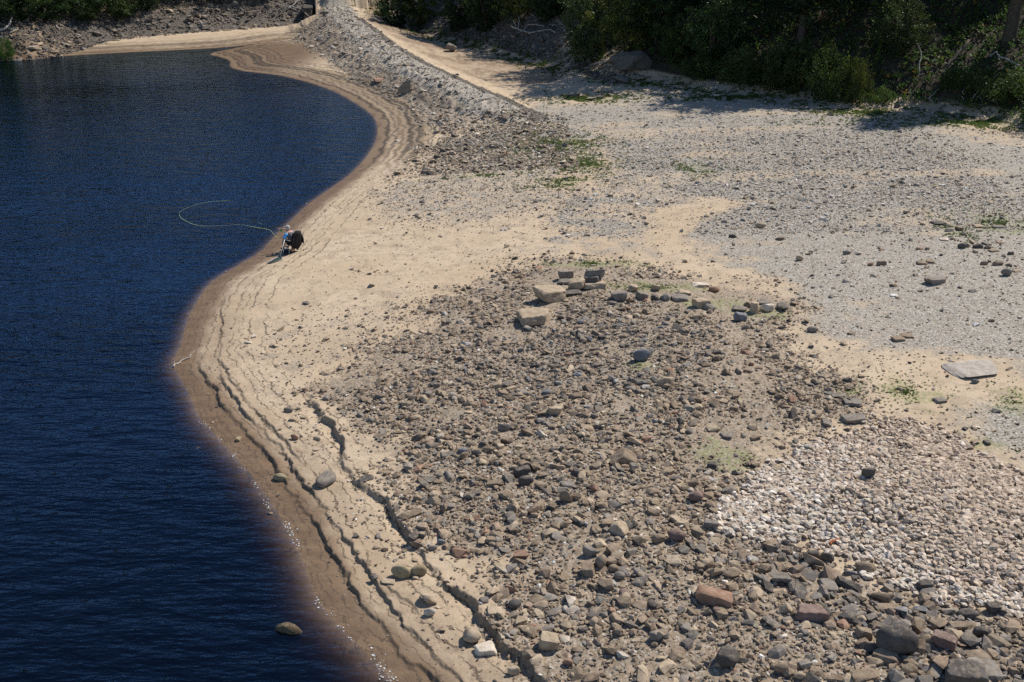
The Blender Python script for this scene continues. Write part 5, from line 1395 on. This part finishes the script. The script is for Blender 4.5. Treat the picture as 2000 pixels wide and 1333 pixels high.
# jacket hung over the chair back: a folded shell around it
def jacket():
    zs = [.13, .20, .30, .42, .56, .70, .84, .95, 1.03, 1.06]
    wy = [.12, .20, .27, .31, .33, .33, .30, .22, .11, .02]
    dx = [.06, .09, .12, .13, .13, .12, .11, .09, .06, .01]
    ns = 28; V = []
    for i, z in enumerate(zs):
        for j in range(ns):
            a = 2 * math.pi * j / ns
            f = 1 + .13 * math.sin(5 * a + z * 3) * (1 - z) + .05 * math.sin(9 * a + 2)
            V.append((-.30 - (z - .4) * .15 + dx[i] * f * math.cos(a), wy[i] * f * math.sin(a), z + .05 * math.sin(3 * a + 1) * (i < 2)))
    k = np.arange(len(zs) * ns).reshape(len(zs), ns); kn = np.roll(k, -1, 1)
    F = np.stack([k[:-1], kn[:-1], kn[1:], k[1:]], -1).reshape(-1, 4)
    e = empty('jacket', tuple(p0), FACE)
    tag(e, "black hooded jacket draped over the back of the angler's chair", 'jacket')
    obj("coat", mesh_np("coat", np.array(V), F, [M_BLACK], smooth=True), e)
    skin_mesh("sleeve", [[(-.36, .26, .80, .07), (-.40, .32, .58, .062), (-.38, .33, .36, .055)]], M_BLACK, e, 1)
    skin_mesh("sleeve", [[(-.36, -.26, .80, .07), (-.42, -.30, .58, .062), (-.42, -.29, .36, .055)]], M_BLACK, e, 1)
    ball("hood", (-.40, 0, .90), (.10, .14, .11), M_BLACK, e)
jacket()
def soft_box(name, size, mat, par, loc=(0, 0, 0), bev=.05, taper=.0):
    bm = bmesh.new(); bmesh.ops.create_cube(bm, size=1)
    for v in bm.verts:
        t = 1 - taper * (v.co.z > 0)
        v.co = Vector((v.co.x * size[0] * t, v.co.y * size[1] * t, v.co.z * size[2])) + Vector(loc)
    bmesh.ops.bevel(bm, geom=bm.edges[:], offset=bev, segments=3, affect='EDGES')
    me = bpy.data.meshes.new(name); bm.to_mesh(me); bm.free(); me.materials.append(mat)
    for p in me.polygons: p.use_smooth = True
    return obj(name, me, par)
q = at(559, 497)
bag = empty('tackle_bag', tuple(q), .25)
tag(bag, "dark navy tackle bag with pale straps on the sand beside the chair", 'bag')
soft_box("bag_body", (.36, .22, .22), M_BAG, bag, (0, 0, .11))
soft_box("flap", (.34, .20, .05), M_BAG, bag, (0, -.01, .215), .02)
soft_box("pocket", (.20, .06, .13), M_BAG, bag, (-.02, -.13, .08), .02)
for sx in (-.12, .14): tb("strap", [([(sx, -.118, .02), (sx, -.122, .12), (sx, -.11, .225), (sx, .0, .245), (sx, .11, .22)], .012)], M_STRAP, bag)
tb("handle", [([(-.09, 0, .24), (-.05, 0, .30), (.05, 0, .30), (.09, 0, .24)], .012)], M_STRAP, bag)
q = at(572, 494)
tbg = empty('tan_pouch', tuple(q), .5)
tag(tbg, "tan canvas pouch with a dark base beside the navy tackle bag", 'pouch')
soft_box("pouch_body", (.20, .15, .18), M_TANBAG, tbg, (0, 0, .14), .04, .1)
soft_box("pouch_base", (.22, .17, .07), M_SHORT, tbg, (0, 0, .035), .02)
# landing net: pole against the armrest, net spread on the sand
def net():
    A = at(547.5, 501.5); a = at(521, 516.5); b = at(552, 508)
    up = p0 + np.array([-.8 * .1 - .6 * .30, .6 * .1 - .8 * .30, .63])
    e = empty('landing_net', tuple(A)); tag(e, "landing net with pale pole leaning on the chair and dark mesh on the sand", 'landing net')
    L = lambda P: np.array(P) - A
    lift = np.array([0, 0, .03])
    tb("pole", [([L(A + lift), L(up + np.array([0, 0, .06]))], .017)], M_POLE, e)
    tb("net_arm", [([L(A + lift), L((A + a) / 2 + lift * 2), L(a + lift)], .012), ([L(A + lift), L((A + b) / 2 + lift * 2), L(b + lift)], .012)], M_METAL, e)
    tb("cord", [([L(a + lift), L((a + b) / 2 + lift + np.array([0, -.12, 0])), L(b + lift)], .006)], M_POLE, e)
    n = 9; rows = []
    for i in range(n):
        r = []
        for j in range(n):
            s, t = i / (n - 1), j / (n - 1)
            c = a * (1 - t) + b * t + np.array([0, -.10 * math.sin(math.pi * t), 0])
            p = A * (1 - s) + c * s
            p = p + np.array([0, 0, .02 + .05 * s * (.5 + .5 * math.sin(5 * s + 7 * t)) * (1 - .5 * t)])
            r.append(L(p))
        rows.append(r)
    cloth("mesh", rows, M_NET, e, .008)
net()
# fly rod and line
hand = p0 + np.array([-.8 * .68 - .6 * .12, .6 * .68 - .8 * .12, .985])
rod = empty('fishing_rod', tuple(hand)); tag(rod, "thin fly rod with green reel held out over the water", 'fishing rod')
rd = np.array([-.93, .12, .22]); rd /= np.linalg.norm(rd)
M_ROD = simple("rod_blank", (.10, .11, .08), .35, .5, .1, 60)
tb("blank", [([-rd * .18, rd * .7], .008), ([rd * .7, rd * 1.6], .006), ([rd * 1.6, rd * 2.5], .004)], M_ROD, rod)
tb("grip", [([-rd * .16, rd * .08], .015)], simple("cork", (.50, .36, .22), .9, .1), rod)
M_REEL = simple("green_reel", (.05, .33, .07), .35, .5, .1, 60)
tb("reel", [([-rd * .10 + np.array([0, -.03, -.07]), -rd * .10 + np.array([0, .03, -.07])], .055)], M_REEL, rod)
def line():
    Y = p0[1] + 1.0
    pts = [(545, 465), (536, 460), (528, 449.5), (522, 448.2), (506, 445.6), (485, 441.5), (468, 439), (450, 440), (420, 442), (398, 441.5), (383, 440.5), (366, 434), (353, 426), (349.5, 419), (353, 412.5), (366, 406), (385, 399.5), (402, 395.5), (418, 393.6), (440, 392.6), (456, 393)]
    P = [atY(u, v, Y + .15 * math.sin(i * .5)) for i, (u, v) in enumerate(pts)]
    P[0] = atY(545, 465, p0[1] + .3); P[1] = atY(536, 460, p0[1] + .5)
    P = smooth_line3(np.array(P))
    c = P.mean(0)
    rr = np.interp(np.linspace(0, 1, len(P)), [0, .22, .3, .42, .5, .85, .95, 1], [.007, .007, .003, .003, .007, .007, .004, .002])
    V, F = tube([(P - c, rr)], 6)
    tag(obj('fishing_line', mesh_np('fishing_line', V, F, [simple("fly_line", (.62, .72, .34), .5, .3, .05, 30)], smooth=True), loc=tuple(c)), "pale yellow-green fly line looping through the air over the water", 'fishing line')
def smooth_line3(P, n=2):
    for _ in range(n):
        Q = np.empty((2 * len(P) - 2, 3)); Q[0::2] = P[:-1] * .75 + P[1:] * .25; Q[1::2] = P[:-1] * .25 + P[1:] * .75
        P = np.vstack([P[:1], Q, P[-1:]])
    return P
line()
